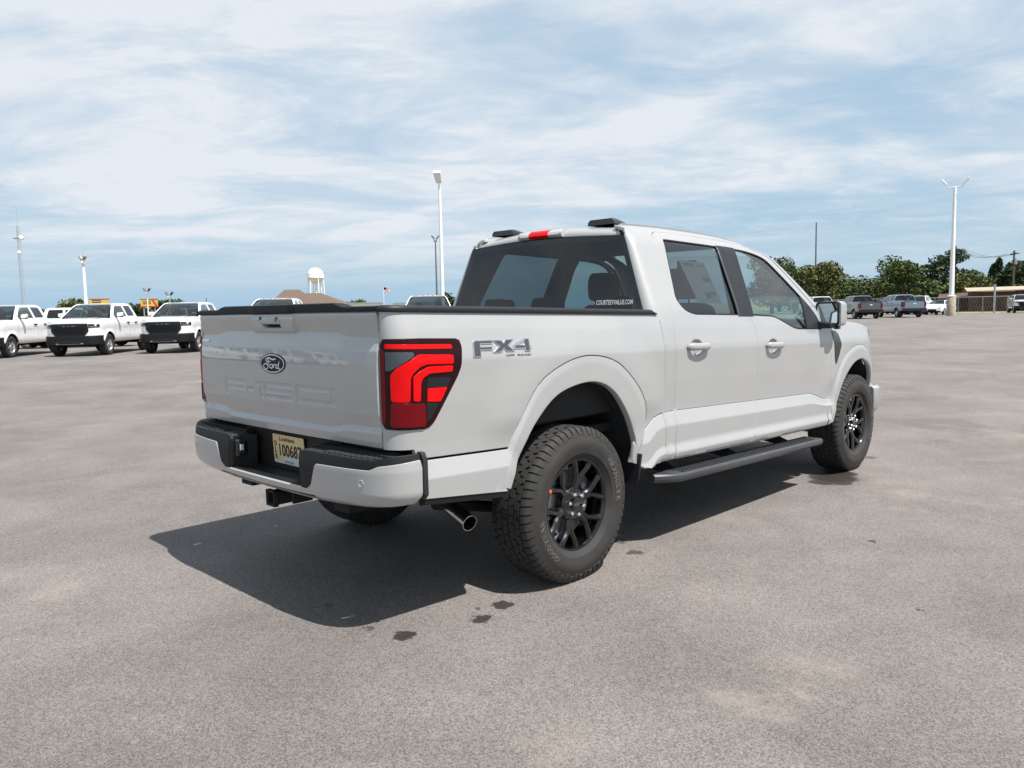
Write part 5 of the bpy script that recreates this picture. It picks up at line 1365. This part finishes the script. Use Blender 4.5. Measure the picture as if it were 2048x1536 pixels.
place_pickup(9.6, 38.5, -38, 'white pickup seen side-on in the gap between the two leftmost trucks', BACKG, scale=.97)
place_pickup(17.2, 42.3, -95, 'white pickup roof far back in the gap between second and third truck', BACKG, scale=.95)
for k in range(8, 17):
    place_pickup(4.95 - 2.85 * (k + 1), 30.1 + 1.55 * (k + 1), -129 - (k % 3), 'white pickup in the row beyond the left edge, seen only mirrored in the tailgate', 'white pickups mirrored in the tailgate', paintmat=(M['mgrey'] if k in (10, 13) else None), at_front_left=True)
def far_corner(px, depth, head):     # root position from where the left tail lamp stands
    a = YAW - math.atan((px - 1024) / 1587.25); d = depth / math.cos(math.atan((px - 1024) / 1587.25)); h = math.radians(head)
    cx, cy = CAM.x + d * math.cos(a), CAM.y + d * math.sin(a)
    return cx - (-3.05 * math.cos(h) - .95 * math.sin(h)), cy - (-3.05 * math.sin(h) + .95 * math.cos(h))
RG = 'pickups parked along the far right edge of the lot'
place_pickup(*far_corner(1719, 66.5, 40), 40, 'dark grey pickup seen from behind, right next to the door mirror', RG, M['dgrey'])
place_pickup(*far_corner(1806, 68.5, 41), 41, 'blue-grey pickup seen from behind, second right of the door mirror', RG, M['bgrey'], scale=1.02)
place_pickup(*far_corner(1636, 67.0, 40), 40, 'white pickup seen from behind, half hidden by the door mirror', RG)
place_pickup(88.0, 24.8, 185, 'white pickup facing the camera behind the grey pickups at the far right', RG)
place_pickup(90.5, 28.6, 182, 'dark pickup roof far behind the door mirror', RG, M['dgrey'], scale=.97)
place_pickup(92.5, 16.4, 200, 'white pickup cut off by the right edge of the picture', RG, scale=.95)
# the white saloon at the end of the row
def make_car():
    root = empty('parked_car', (84.0, 21.6, 0), math.radians(178), label='low white car parked just left of the concrete pole base', cat='car')
    Wc = table([(.25, .80), (.40, .88), (.65, .90), (.90, .86), (1.0, .80), (1.40, .58), (1.46, .45)], .2, 1.5, 200, .03)
    def S(x, z, o=0.0): return (x, -(Wc(z) - .12 * max(0, abs(x) - 1.6) ** 2 * 2 + o), z)
    prof = [(-2.25, .35), (-2.30, .80), (-2.15, .98), (-1.55, 1.04), (-.85, 1.40), (-.2, 1.46), (.5, 1.43), (1.15, 1.06), (1.9, .92), (2.25, .72), (2.28, .40), (2.1, .28)] + arcpts(1.40, .36, 10, .32)[::-1] + arcpts(-1.38, .36, 10, .32)[::-1] + [(-2.1, .28)]
    win = rounded([(-1.35, 1.02), (-.80, 1.33), (-.2, 1.38), (.45, 1.35), (.95, 1.06), (.95, 1.02)], .04)
    panel(prof, S, (0, -1, 0), .12, holes=[win], bstep=.08).build('body_side', M['white'], root, both=True)
    panel(win, lambda x, z: S(x, z, -.01), (0, -1, 0), .2, bstep=.1, edge=.001, depth=.003).build('side_window', M['glass_dark'], root, both=True)
    top = [(-2.29, .45), (-2.30, .80), (-2.15, .98), (-1.55, 1.04), (-.85, 1.40), (-.2, 1.46), (.5, 1.43), (1.15, 1.06), (1.9, .92), (2.25, .72), (2.28, .40)]
    seg = lambda a, b, n: MB().loft([[(x, (Wc(min(z, 1.44)) - .12 * max(0, abs(x) - 1.6) ** 2 * 2) * t, z + .012 * (1 - t * t)) for t in lin(1, -1, 9)] for x, z in top[a:b]], False, False).build(n[0], n[1], root, smooth=60)
    seg(0, 4, ('boot', M['white'])); seg(3, 5, ('rear_screen', M['glass_dark'])); seg(4, 7, ('roof', M['white'])); seg(6, 8, ('windscreen', M['windscreen'])); seg(7, 11, ('bonnet', M['white']))
    for s in (1, -1): MB().box((2.10, s * .50, .62), (2.26, s * .80, .72)).build('head_lamp', M['headl'], root, bevel=.02)
    MB().box((2.15, -.40, .40), (2.31, .40, .58)).build('grille', M['trim'], root, bevel=.02)
    MB().box((-2.0, -.7, .22), (2.0, .7, .9)).build('underbody', M['under'], root, smooth=None)
    ty = MB().revolve([(.20, -.09), (.28, -.105), (.31, -.09), (.32, 0), (.31, .09), (.28, .105), (.20, .09)], 28, 'y'); rm = MB().revolve([(0, -.07), (.08, -.075), (.20, -.085)], 24, 'y')
    for cx in (1.40, -1.38):
        for s in (1, -1):
            w = bpy.data.objects.new('wheel', None); COL.objects.link(w); w.parent = root; w.location = (cx, -s * .80, .32); w.rotation_euler = (0, 0, 0 if s > 0 else math.pi)
            ty.build('tyre', M['rubber'], w); rm.build('rim', M['alloy'], w)
make_car()

# ================================================================ poles, signs, buildings
M['polew'] = simple('white pole paint', (.80, .80, .80), rough=.4, vary=.04)
M['poled'] = simple('dark pole metal', (.10, .11, .12), rough=.5)
M['wood'] = simple('weathered pole wood', (.10, .075, .055), rough=.9, vary=.25)
M['concrete'] = simple('concrete', (.34, .29, .22), rough=.9, vary=.2, scale=3, bump=.4, bscale=40)
M['shingle'] = simple('brown shingle roof', (.115, .080, .062), rough=.9, vary=.15, scale=4)
M['brick'] = simple('tan brick wall', (.30, .22, .16), rough=.9, vary=.15)
M['steelw'] = simple('white water tower steel', (.82, .82, .82), rough=.5, vary=.03)
M['yellow'] = simple('yellow sign', (.50, .36, .07), rough=.6, vary=.1, scale=.6)
M['redsign'] = simple('red sign', (.45, .03, .02), rough=.5)
M['galv'] = simple('galvanised steel', (.34, .35, .36), rough=.5, metal=.4)
M['barn'] = simple('brown barn boards', (.085, .048, .036), rough=.9, vary=.45, scale=1.5)
M['lampface'] = simple('flood lamp face', (.30, .28, .25), rough=.3)
def tp(px, depth):       # ground point under a picture column, by plan angle from the camera
    a = YAW - math.atan((px - 1024) / 1587.25); d = depth / math.cos(math.atan((px - 1024) / 1587.25)); return CAM.x + d * math.cos(a), CAM.y + d * math.sin(a)
def light_pole(x, y, h, r, label, heads=2, yaw=0.0, mat='polew', base=0.0, headmat='polew', group='light poles round the lot', hs=1.0, spread=.55):
    root = empty('light_pole', (x, y, 0), yaw, label=label, cat='light pole', group=group)
    MB().tube([(0, 0, base), (0, 0, h * .5), (0, 0, h)], [r, r * .82, r * .62], 14).build('pole', M[mat], root, smooth=60)
    if base: MB().revolve([(.0, base), (.34, base), (.38, base - .05), (.38, 0)], 24, 'z').build('concrete_base', M['concrete'], root, smooth=40)
    if base: MB().revolve([(r * 1.8, base), (r * 1.8, base + .05), (r * 1.2, base + .08)], 16, 'z').build('base_flange', M[mat], root, smooth=40)
    if heads:
        w = spread * hs
        MB().box((-.05, -w, h - .06), (.05, w, h + .06)).build('cross_arm', M[mat], root, bevel=.02)
        for s in ((1, -1) if heads == 2 else (1,)):
            hd = MB().hexa([(-.16 * hs, s * w, h + .16), (.16 * hs, s * w, h + .16), (.22 * hs, s * (w + .52 * hs), h + .16 + .50 * hs), (-.22 * hs, s * (w + .52 * hs), h + .16 + .50 * hs), (-.16 * hs, s * (w - .07), h + .26), (.16 * hs, s * (w - .07), h + .26), (.20 * hs, s * (w + .40 * hs), h + .28 + .52 * hs), (-.20 * hs, s * (w + .40 * hs), h + .28 + .52 * hs)]).build('lamp_head', M[headmat], root, bevel=.03)
            MB().tube([(0, s * w, h), (0, s * (w + .02), h + .24)], .04, 8).build('head_knuckle', M[mat], root)
    return root
light_pole(12.32, 45.29, 4.45, .12, 'white double light pole rising behind the second white truck', yaw=.1, headmat='lampface', hs=.42, spread=.34)
light_pole(23.3, 27.15, 7.55, .11, 'tall slim white light pole just left of the big truck cab', heads=1, yaw=2.2, headmat='polew', hs=.9, spread=.12)
light_pole(75.9, 18.35, 11.4, .22, 'tall white double light pole on a round concrete base at right', yaw=.25, base=1.75, hs=1.0, spread=.62)
light_pole(42.9, 50.7, 7.5, .09, 'thin dark pole with small floodlights left of the tall white pole', yaw=.9, mat='poled', headmat='poled', hs=.5, spread=.22)
light_pole(*tp(6, 47), 3.75, .09, 'short light pole with dark heads at the left edge', yaw=.1, headmat='poled', hs=.5, spread=.25)
light_pole(*tp(303, 110), 4.6, .09, 'small far light pole between the two yellow signs', yaw=.2, headmat='poled', hs=.8, spread=.4)
light_pole(*tp(347, 100), 3.75, .09, 'small far light pole right of the second yellow sign', yaw=.2, headmat='poled', hs=.8, spread=.4)
light_pole(*tp(420, 75), 3.0, .06, 'short dark post right of the third white truck', heads=0, mat='poled')
# radio tower
def lattice_tower(x, y, h, w, label):
    root = empty('radio_tower', (x, y, 0), 0, label=label, cat='tower')
    legs = [(w * math.cos(a), w * math.sin(a)) for a in (0.3, 2.4, 4.5)]
    for lx, ly in legs: MB().tube([(lx, ly, 0), (lx * .75, ly * .75, h)], .10, 5).build('tower_leg', M['galv'], root)
    mb = MB(); n = 34
    for k in range(n):
        z0_, z1_ = h * k / n, h * (k + 1) / n
        for i in range(3):
            a, b = legs[i], legs[(i + 1) % 3]
            mb.tube([(a[0] * .9, a[1] * .9, z0_), (b[0] * .9, b[1] * .9, z1_)], .05, 4, False)
    mb.build('tower_bracing', M['galv'], root, kind='stuff')
    MB().box((-2.4, -.15, h * .86), (2.4, .15, h * .86 + .5)).build('antenna_arm', M['poled'], root, smooth=None)
    MB().ellipsoid((1.0, -.4, h * .875), (1.1, .5, 1.1), 12, 8).build('antenna_dish', M['steelw'], root)
    MB().ellipsoid((-.4, -.8, h * .72), (.9, .4, .9), 12, 8).build('antenna_dish', M['steelw'], root)
    MB().tube([(0, 0, h), (0, 0, h + 8)], .08, 6).build('antenna_spike', M['galv'], root)
lattice_tower(113, 456, 48, 1.0, 'tall thin lattice radio tower at the far left')
# slim mast with boxes on the right
root = empty('radio_mast', (106.3, 44.1, 0), 0, label='thin dark mast rising from the trees right of the cab', cat='mast')
MB().tube([(0, 0, 0), (0, 0, 12.5)], [.14, .09], 8).build('mast_pole', M['poled'], root)
MB().box((-.2, -.1, 3.2), (.2, .9, 4.1)).build('equipment_box', M['steelw'], root, bevel=.05)
# utility poles and their wires
UP_ = []
def utility_pole(x, y, h, label, yaw):
    root = empty('utility_pole', (x, y, 0), yaw, label=label, cat='utility pole', group='utility poles behind the fence')
    MB().tube([(0, 0, 0), (0, 0, h)], [.17, .12], 10).build('pole', M['wood'], root)
    MB().box((-.06, -1.25, h - .55), (.06, 1.25, h - .40)).build('cross_arm', M['wood'], root, smooth=None)
    for k in (-1.15, -.5, .5, 1.15): MB().revolve([(.0, .18), (.05, .16), (.06, 0)], 8, 'z', (0, k, h - .40)).build('insulator', M['galv'], root)
    MB().tube([(.18, 0, h - 1.9), (.18, 0, h - 1.1)], .2, 10).build('transformer_can', M['galv'], root)
utility_pole(130.8, 33.2, 9.6, 'brown utility pole just right of the tall white light pole', -1.2)
utility_pole(125.2, 24.3, 8.1, 'brown utility pole with crossarm at the right edge', -1.0)
for k, nm in ((-.9, 'nearest'), (0, 'middle'), (.9, 'farthest')):
    mb = MB()
    pts = [(130.8 + (125.2 - 130.8) * t + k * .3, 33.2 + (24.3 - 33.2) * t + k, 9.2 - 1.5 * t - .9 * math.sin(math.pi * t)) for t in lin(0, 1, 10)]; mb.tube(pts, .025, 4)
    mb.build('power_line', M['poled'], label=nm + ' of three thin power lines between the two utility poles', cat='power line', group='power lines')
# water tower
root = empty('water_tower', (380, 612, 0), 0, label='white round water tower beyond the brown roof', cat='water tower')
prof = [(0, 40.8), (2.2, 40.4), (4.6, 39.2), (6.2, 37.2), (6.9, 34.8), (6.9, 33.2), (7.3, 33.0), (7.3, 31.8), (6.8, 31.6), (6.2, 29.8), (4.4, 28.0), (2.0, 27.0), (0, 26.8)]
MB().revolve(prof, 36, 'z').build('tank', M['steelw'], root, smooth=50)
for k in range(6):
    a = k * math.pi / 3 + .3; MB().tube([(6.6 * math.cos(a), 6.6 * math.sin(a), 31.5), (8.0 * math.cos(a), 8.0 * math.sin(a), 0)], .38, 8).build('leg', M['steelw'], root)
MB().tube([(0, 0, 27), (0, 0, 0)], .9, 10).build('riser_pipe', M['steelw'], root)
# building with a brown hipped roof
root = empty('brown_roof_building', (83.5, 138.5, 0), math.radians(-45), label='building with brown hipped roof beyond the tailgate', cat='building')
MB().box((-6.4, -5, 0), (6.4, 5, 3.3)).build('wall', M['brick'], root, smooth=None)
def hip(x0, x1, y0, y1, z0_, zt, r0, r1, name):
    ym = (y0 + y1) / 2; MB().add([(x0, y0, z0_), (x1, y0, z0_), (x1, y1, z0_), (x0, y1, z0_), (r0, ym, zt), (r1, ym, zt)], [(0, 1, 5, 4), (1, 2, 5), (2, 3, 4, 5), (3, 0, 4), (3, 2, 1, 0)]).build(name, M['shingle'], root, smooth=None)
hip(-7.0, 7.4, -5.6, 5.6, 3.2, 5.4, -1.8, 2.4, 'roof'); hip(-6.2, 1.6, -7.2, 4.0, 3.15, 6.1, -4.4, -1.4, 'front_gable_roof')
# low white building line
root = empty('white_building', (96, 128, 0), math.radians(-44), label='low flat white building right of the brown roof', cat='building')
MB().box((-9, -3, 0), (-2, 3, 3.1)).build('wall', M['steelw'], root, smooth=None); MB().box((1, -3, 0), (10, 3, 2.9)).build('wall', M['steelw'], root, smooth=None)
MB().box((-9.2, -3.2, 3.1), (-1.8, 3.2, 3.3)).build('roof_edge', M['galv'], root, smooth=None); MB().box((.8, -3.2, 2.9), (10.2, 3.2, 3.1)).build('roof_edge', M['galv'], root, smooth=None)
# flag
root = empty('flag_pole', (148.6, 201.2, 0), math.radians(-42), label='small flag on a pole far behind the tailgate', cat='flag')
MB().tube([(0, 0, 0), (0, 0, 9.2)], [.09, .06], 8).build('pole', M['steelw'], root)
def flag_s(u, v): return (u * 2.0, .18 * math.sin(u * 6), 9.0 - v * 1.15 - u * .55 + .05 * math.sin(u * 5))
for k in range(7):
    MB().loft([[flag_s(u, k / 7), flag_s(u, (k + 1) / 7)] for u in lin(0 if k > 3 else .4, 1, 8)], False, False).build('flag_stripe', M['redsign'] if k % 2 == 0 else M['steelw'], root, smooth=60)
MB().loft([[flag_s(u, 0), flag_s(u, 4 / 7)] for u in lin(0, .4, 5)], False, False).build('flag_canton', M['navy'], root, smooth=60)
# yellow roadside signs
def sign(x, y, w, z0_, z1_, yaw, label, slash):
    root = empty('roadside_sign', (x, y, 0), yaw, label=label, cat='sign', group='yellow roadside signs')
    b = MB().box((-.2, -w / 2, z0_), (.2, w / 2, z1_)).build('sign_board', M['yellow'], root, smooth=None)
    MB().box((-.25, -w / 2 - .1, z0_ - .22), (.25, w / 2 + .1, z0_)).build('sign_lower_edge', M['redsign'], root, smooth=None)
    MB().box((-.25, -w / 2 - .1, z1_), (.25, w / 2 + .1, z1_ + .14)).build('sign_frame', M['redsign'], root, smooth=None)
    for k in (-.32, .32): MB().tube([(0, k * w, 0), (0, k * w, z0_)], .12, 8).build('post', M['galv'], root)
    for k in range(2): MB().box((-.23, -w * .10, z0_ + .35 + k * .35), (-.2, w * .38, z0_ + .52 + k * .35)).build('sign_text_line', M['badged'], root, smooth=None)
    if slash:
        MB().hexa([(-.27, -w * .14, z1_), (-.22, -w * .14, z1_), (-.22, -w * .24, z1_), (-.27, -w * .24, z1_), (-.27, -w * .38, z0_), (-.22, -w * .38, z0_), (-.22, -w * .48, z0_), (-.27, -w * .48, z0_)]).build('sign_red_slash', M['redsign'], root, smooth=None)
sign(50.2, 157.6, 3.3, 3.75, 4.75, math.radians(72), 'yellow sign with red frame left of the second white truck roof line', False)
sign(56.9, 151.2, 3.0, 3.35, 4.55, math.radians(70), 'yellow sign with a red slash above the gap between two white trucks', True)
# barn and fence on the right
root = empty('long_shed', (108.5, 17.5, 0), math.radians(-72), label='long brown board shed with pale roof edge behind the fence', cat='shed')
mb = MB().box((-7.5, 0, 0), (9.5, 5, 2.35)); mb.build('wall', M['barn'], root, smooth=None)
mb = MB()
for k in range(57): mb.box((-7.5 + k * .3, -.05, 0), (-7.5 + k * .3 + .2, 0.0, 2.3 + .04 * math.sin(k * 1.7)))
mb.build('wall_boards', M['barn'], root, smooth=None, kind='stuff')
MB().hexa([(-7.9, -.5, 2.38), (9.9, -.5, 2.52), (9.9, 5.5, 3.0), (-7.9, 5.5, 2.86), (-7.9, -.5, 2.48), (9.9, -.5, 2.68), (9.9, 5.5, 3.1), (-7.9, 5.5, 2.96)]).build('roof', M['concrete'], root, smooth=None)
root = empty('barn_lean_to', (111.0, 25.2, 0), math.radians(-75), label='dark red-brown open lean-to left of the long shed', cat='shed')
MB().box((-4, 0, 0), (4, 4, 1.6)).build('wall', M['barn'], root, smooth=None)
MB().hexa([(-4.3, -.4, 1.6), (4.3, -.4, 1.95), (4.3, 4.4, 2.5), (-4.3, 4.4, 2.15), (-4.3, -.4, 1.7), (4.3, -.4, 2.05), (4.3, 4.4, 2.6), (-4.3, 4.4, 2.25)]).build('roof', M['barn'], root, smooth=None)
root = empty('chain_link_fence', (94.5, 0, 0), 0, label='galvanised chain-link fence along the far right edge of the lot', cat='fence')
for k in range(16): MB().tube([(0, 6 + k * 2.4, 0), (0, 6 + k * 2.4, 1.75)], .05 if k != 5 else .12, 8).build('fence_post', M['galv'], root)
MB().tube([(0, 6, 1.72), (0, 42, 1.72)], .04, 6).build('top_rail', M['galv'], root)
mb = MB()
for k in range(120): mb.tube([(0, 6 + k * .3, 0), (0, 6 + k * .3 + .6, 1.7)], .007, 3, False); mb.tube([(0, 6 + k * .3 + .6, 0), (0, 6 + k * .3, 1.7)], .007, 3, False)
mb.build('fence_mesh', M['galv'], root, smooth=None, kind='stuff')
mb = MB().tube([(91.5, 18.6, 0), (91.5, 18.6, 3.0)], .10, 8); mb.build('steel_post', M['galv'], label='grey steel post in front of the shed', cat='post')

# ================================================================ trees
def leaf_mat(name, a, b_, c_):
    m, nt, b = new_mat(name); setp(b, rough=.7, spec=.25)
    g = nt.nodes.new('ShaderNodeNewGeometry'); n = noise_node(nt, .35, 3)
    mx = nt.nodes.new('ShaderNodeMath'); mx.operation = 'MULTIPLY_ADD'; nt.links.new(g.outputs['Random Per Island'], mx.inputs[0]); mx.inputs[1].default_value = .55
    s = nt.nodes.new('ShaderNodeMath'); s.operation = 'MULTIPLY'; nt.links.new(n.outputs[0], s.inputs[0]); s.inputs[1].default_value = .45
    nt.links.new(s.outputs[0], mx.inputs[2])
    r = ramp_node(nt, mx.outputs[0], [(.2, a), (.5, b_), (.85, c_)]); nt.links.new(r.outputs[0], b.inputs['Base Color'])
    return m
M['leaf0'] = leaf_mat('broadleaf', (.030, .052, .018), (.060, .090, .028), (.105, .135, .042))
M['leaf1'] = leaf_mat('dark leaf', (.022, .040, .020), (.042, .068, .030), (.07, .10, .042))
M['leaf2'] = leaf_mat('yellowing leaf', (.052, .066, .024), (.095, .108, .036), (.15, .145, .055))
M['bark'] = simple('bark', (.075, .058, .045), rough=.95, vary=.3, scale=6, bump=.5, bscale=30)
def tree(x, y, h, w, mat, label, seed, kind='round', n=2600, leaf=.34, group='trees behind the fence', cat='tree'):
    rnd = random.Random(seed); root = empty('tree', (x, y, -.05), rnd.uniform(0, 6), label=label, cat=cat, group=group)
    mb = MB(); tz = h * (.18 if kind != 'open' else .30)
    mb.tube([(0, 0, 0), (rnd.uniform(-.1, .1), 0, tz), (rnd.uniform(-.3, .3), rnd.uniform(-.3, .3), h * .75)], [w * .035 + .06, w * .026 + .05, .05], 8)
    lobes = []
    nl = {'round': 11, 'open': 15, 'bush': 9, 'cone': 9}[kind]
    for k in range(nl):
        a = rnd.uniform(0, 2 * math.pi)
        if kind == 'cone':
            t_ = k / (nl - 1); c = (rnd.uniform(-.1, .1) * w, rnd.uniform(-.1, .1) * w, h * (.2 + .7 * t_)); r_ = w * .5 * (1.05 - t_) + .3; rr = (r_, r_, h * .14)
        elif kind == 'open':
            d = w * .5 * rnd.uniform(.2, .85); c = (d * math.cos(a), d * math.sin(a), h * rnd.uniform(.42, .95)); rr = (w * rnd.uniform(.13, .22), w * rnd.uniform(.13, .22), h * rnd.uniform(.05, .09))
        elif kind == 'bush':
            d = w * .5 * rnd.uniform(.1, .7); c = (d * math.cos(a), d * math.sin(a), h * rnd.uniform(.25, .72)); rr = (w * rnd.uniform(.2, .32), w * rnd.uniform(.2, .32), h * rnd.uniform(.2, .3))
        else:
            d = w * .5 * rnd.uniform(.05, .66); c = (d * math.cos(a), d * math.sin(a), h * rnd.uniform(.34, .84)); q = rnd.uniform(.19, .30); rr = (w * q, w * q, h * rnd.uniform(.12, .19))
        lobes.append((c, rr))
        if kind != 'cone':
            mb.tube([(0, 0, tz * rnd.uniform(.8, 1.6)), (c[0] * .5, c[1] * .5, (tz + c[2]) * .55), c], [w * .014 + .03, .035, .02], 5)
    mb.build('trunk', M['bark'], root, smooth=60)
    V, F = [], []; per = n // len(lobes)
    for c, rr in lobes:
        for _ in range(per):
            th = rnd.uniform(0, 2 * math.pi); cz = rnd.uniform(-1, 1); sr = math.sqrt(1 - cz * cz); k = rnd.uniform(.45, 1.12) ** .6
            p = Vector((c[0] + rr[0] * k * sr * math.cos(th), c[1] + rr[1] * k * sr * math.sin(th), c[2] + rr[2] * k * cz))
            if p.z < .25: p.z = rnd.uniform(.2, .9)
            d1 = Vector((rnd.gauss(0, 1), rnd.gauss(0, 1), rnd.gauss(0, .6))).normalized(); d2 = d1.cross(Vector((rnd.gauss(0, 1), rnd.gauss(0, 1), rnd.gauss(0, 1)))).normalized()
            s = leaf * rnd.uniform(.5, 1.15); b = len(V)
            V += [tuple(p + d1 * s), tuple(p + d2 * s * .6 + d1 * s * .1), tuple(p - d1 * s), tuple(p - d2 * s * .6 - d1 * s * .1)]; F.append((b, b + 1, b + 2, b + 3))
    m2 = MB(); m2.V = V; m2.F = F
    m2.build('crown', mat, root, smooth=None, fix=False)
TR = [(1545, 116, 8.6, 8.0, 'leaf0', 'round', 'leafy green tree showing just above the sloping windscreen pillar'), (1590, 120, 8.0, 6.5, 'leaf0', 'round', 'round green tree right beside the windscreen pillar'),
      (1640, 112, 7.2, 7.0, 'leaf2', 'round', 'yellowish tree at the foot of the thin mast'), (1688, 125, 5.6, 8.0, 'leaf0', 'bush', 'low tree behind the dark grey pickup'),
      (1722, 135, 5.9, 8.0, 'leaf1', 'bush', 'dark low trees in the dip of the tree line'), (1755, 128, 5.4, 8.0, 'leaf2', 'bush', 'low light green tree left of the big tree'),
      (1805, 118, 8.8, 9.5, 'leaf0', 'round', 'biggest leafy tree, left of the tall white light pole'), (1845, 124, 6.2, 6.5, 'leaf1', 'bush', 'dark tree between big tree and light pole'),
      (1893, 122, 9.2, 9.0, 'leaf1', 'open', 'open-crowned tree behind the tall white light pole'), (1880, 126, 6.0, 8.0, 'leaf1', 'bush', 'dark undergrowth below the open-crowned tree'),
      (1935, 118, 5.8, 7.5, 'leaf2', 'bush', 'yellow-green tree right of the tall white light pole'), (1965, 128, 5.6, 7.0, 'leaf0', 'bush', 'green tree above the long shed'),
      (1990, 122, 7.4, 5.0, 'leaf1', 'cone', 'pointed dark tree left of the right-hand utility pole'), (2018, 124, 6.2, 6.0, 'leaf2', 'bush', 'light green tree at the right-hand utility pole'),
      (2046, 118, 7.6, 7.0, 'leaf1', 'round', 'dark tree cut by the right edge')]
for k, (px, d, h, w, mt_, kd, lb) in enumerate(TR):
    x, y = tp(px, d); tree(x, y, h, w, M[mt_], lb, 40 + k, kd, 4600 if kd != 'open' else 3400, .26)
WHERE = ['nearest the windscreen pillar', 'between the pillar and the thin mast', 'just right of the thin mast', 'above the dark grey pickup', 'in the dip of the tree line', 'left of the biggest tree', 'between biggest tree and white light pole', 'behind the white light pole', 'just right of the white light pole', 'above the left end of the long shed', 'behind the pointed tree', 'left of the right-hand utility pole', 'right of the right-hand utility pole', 'cut by the right edge of the picture']
for k, px in enumerate((1560, 1610, 1665, 1705, 1738, 1775, 1830, 1870, 1912, 1950, 1978, 2005, 2035, 2060)):
    x, y = tp(px, 146 + 6 * (k % 3)); tree(x, y, 6.0 + .9 * ((k * 7) % 4) / 3, 10.5, M[('leaf0', 'leaf1', 'leaf0', 'leaf2')[k % 4]], 'hazy green back-row tree ' + WHERE[k], 140 + k, 'bush', 2600, .32, 'back row of trees behind the fence')
TL = [(62, 150, 3.7, 9, 'leaf1', 'bush', 'low dark tree behind the leftmost white truck'), (98, 170, 3.6, 10, 'leaf1', 'bush', 'low tree between the leftmost two trucks'), (150, 160, 5.4, 9, 'leaf2', 'round', 'olive tree left of the double light pole'),
      (215, 175, 4.8, 8, 'leaf2', 'round', 'olive tree behind the left yellow sign'), (246, 180, 4.4, 9, 'leaf0', 'bush', 'green tree between the yellow signs'), (275, 165, 4.4, 8, 'leaf1', 'bush', 'dark tree left of the right yellow sign'), (338, 172, 5.0, 10, 'leaf1', 'round', 'dark tree right of the right yellow sign'), (368, 180, 4.2, 10, 'leaf1', 'bush', 'dark tree above the third white truck'),
      (718, 190, 4.6, 6, 'leaf1', 'bush', 'tiny dark tree by the white building'), (900, 150, 5.2, 5, 'leaf1', 'bush', 'dark tree beside the cab at the tall white pole')]
for k, (px, d, h, w, mt_, kd, lb) in enumerate(TL):
    x, y = tp(px, d); tree(x, y, h, w, M[mt_], lb, 90 + k, kd, 1500, .42, 'trees on the left horizon')
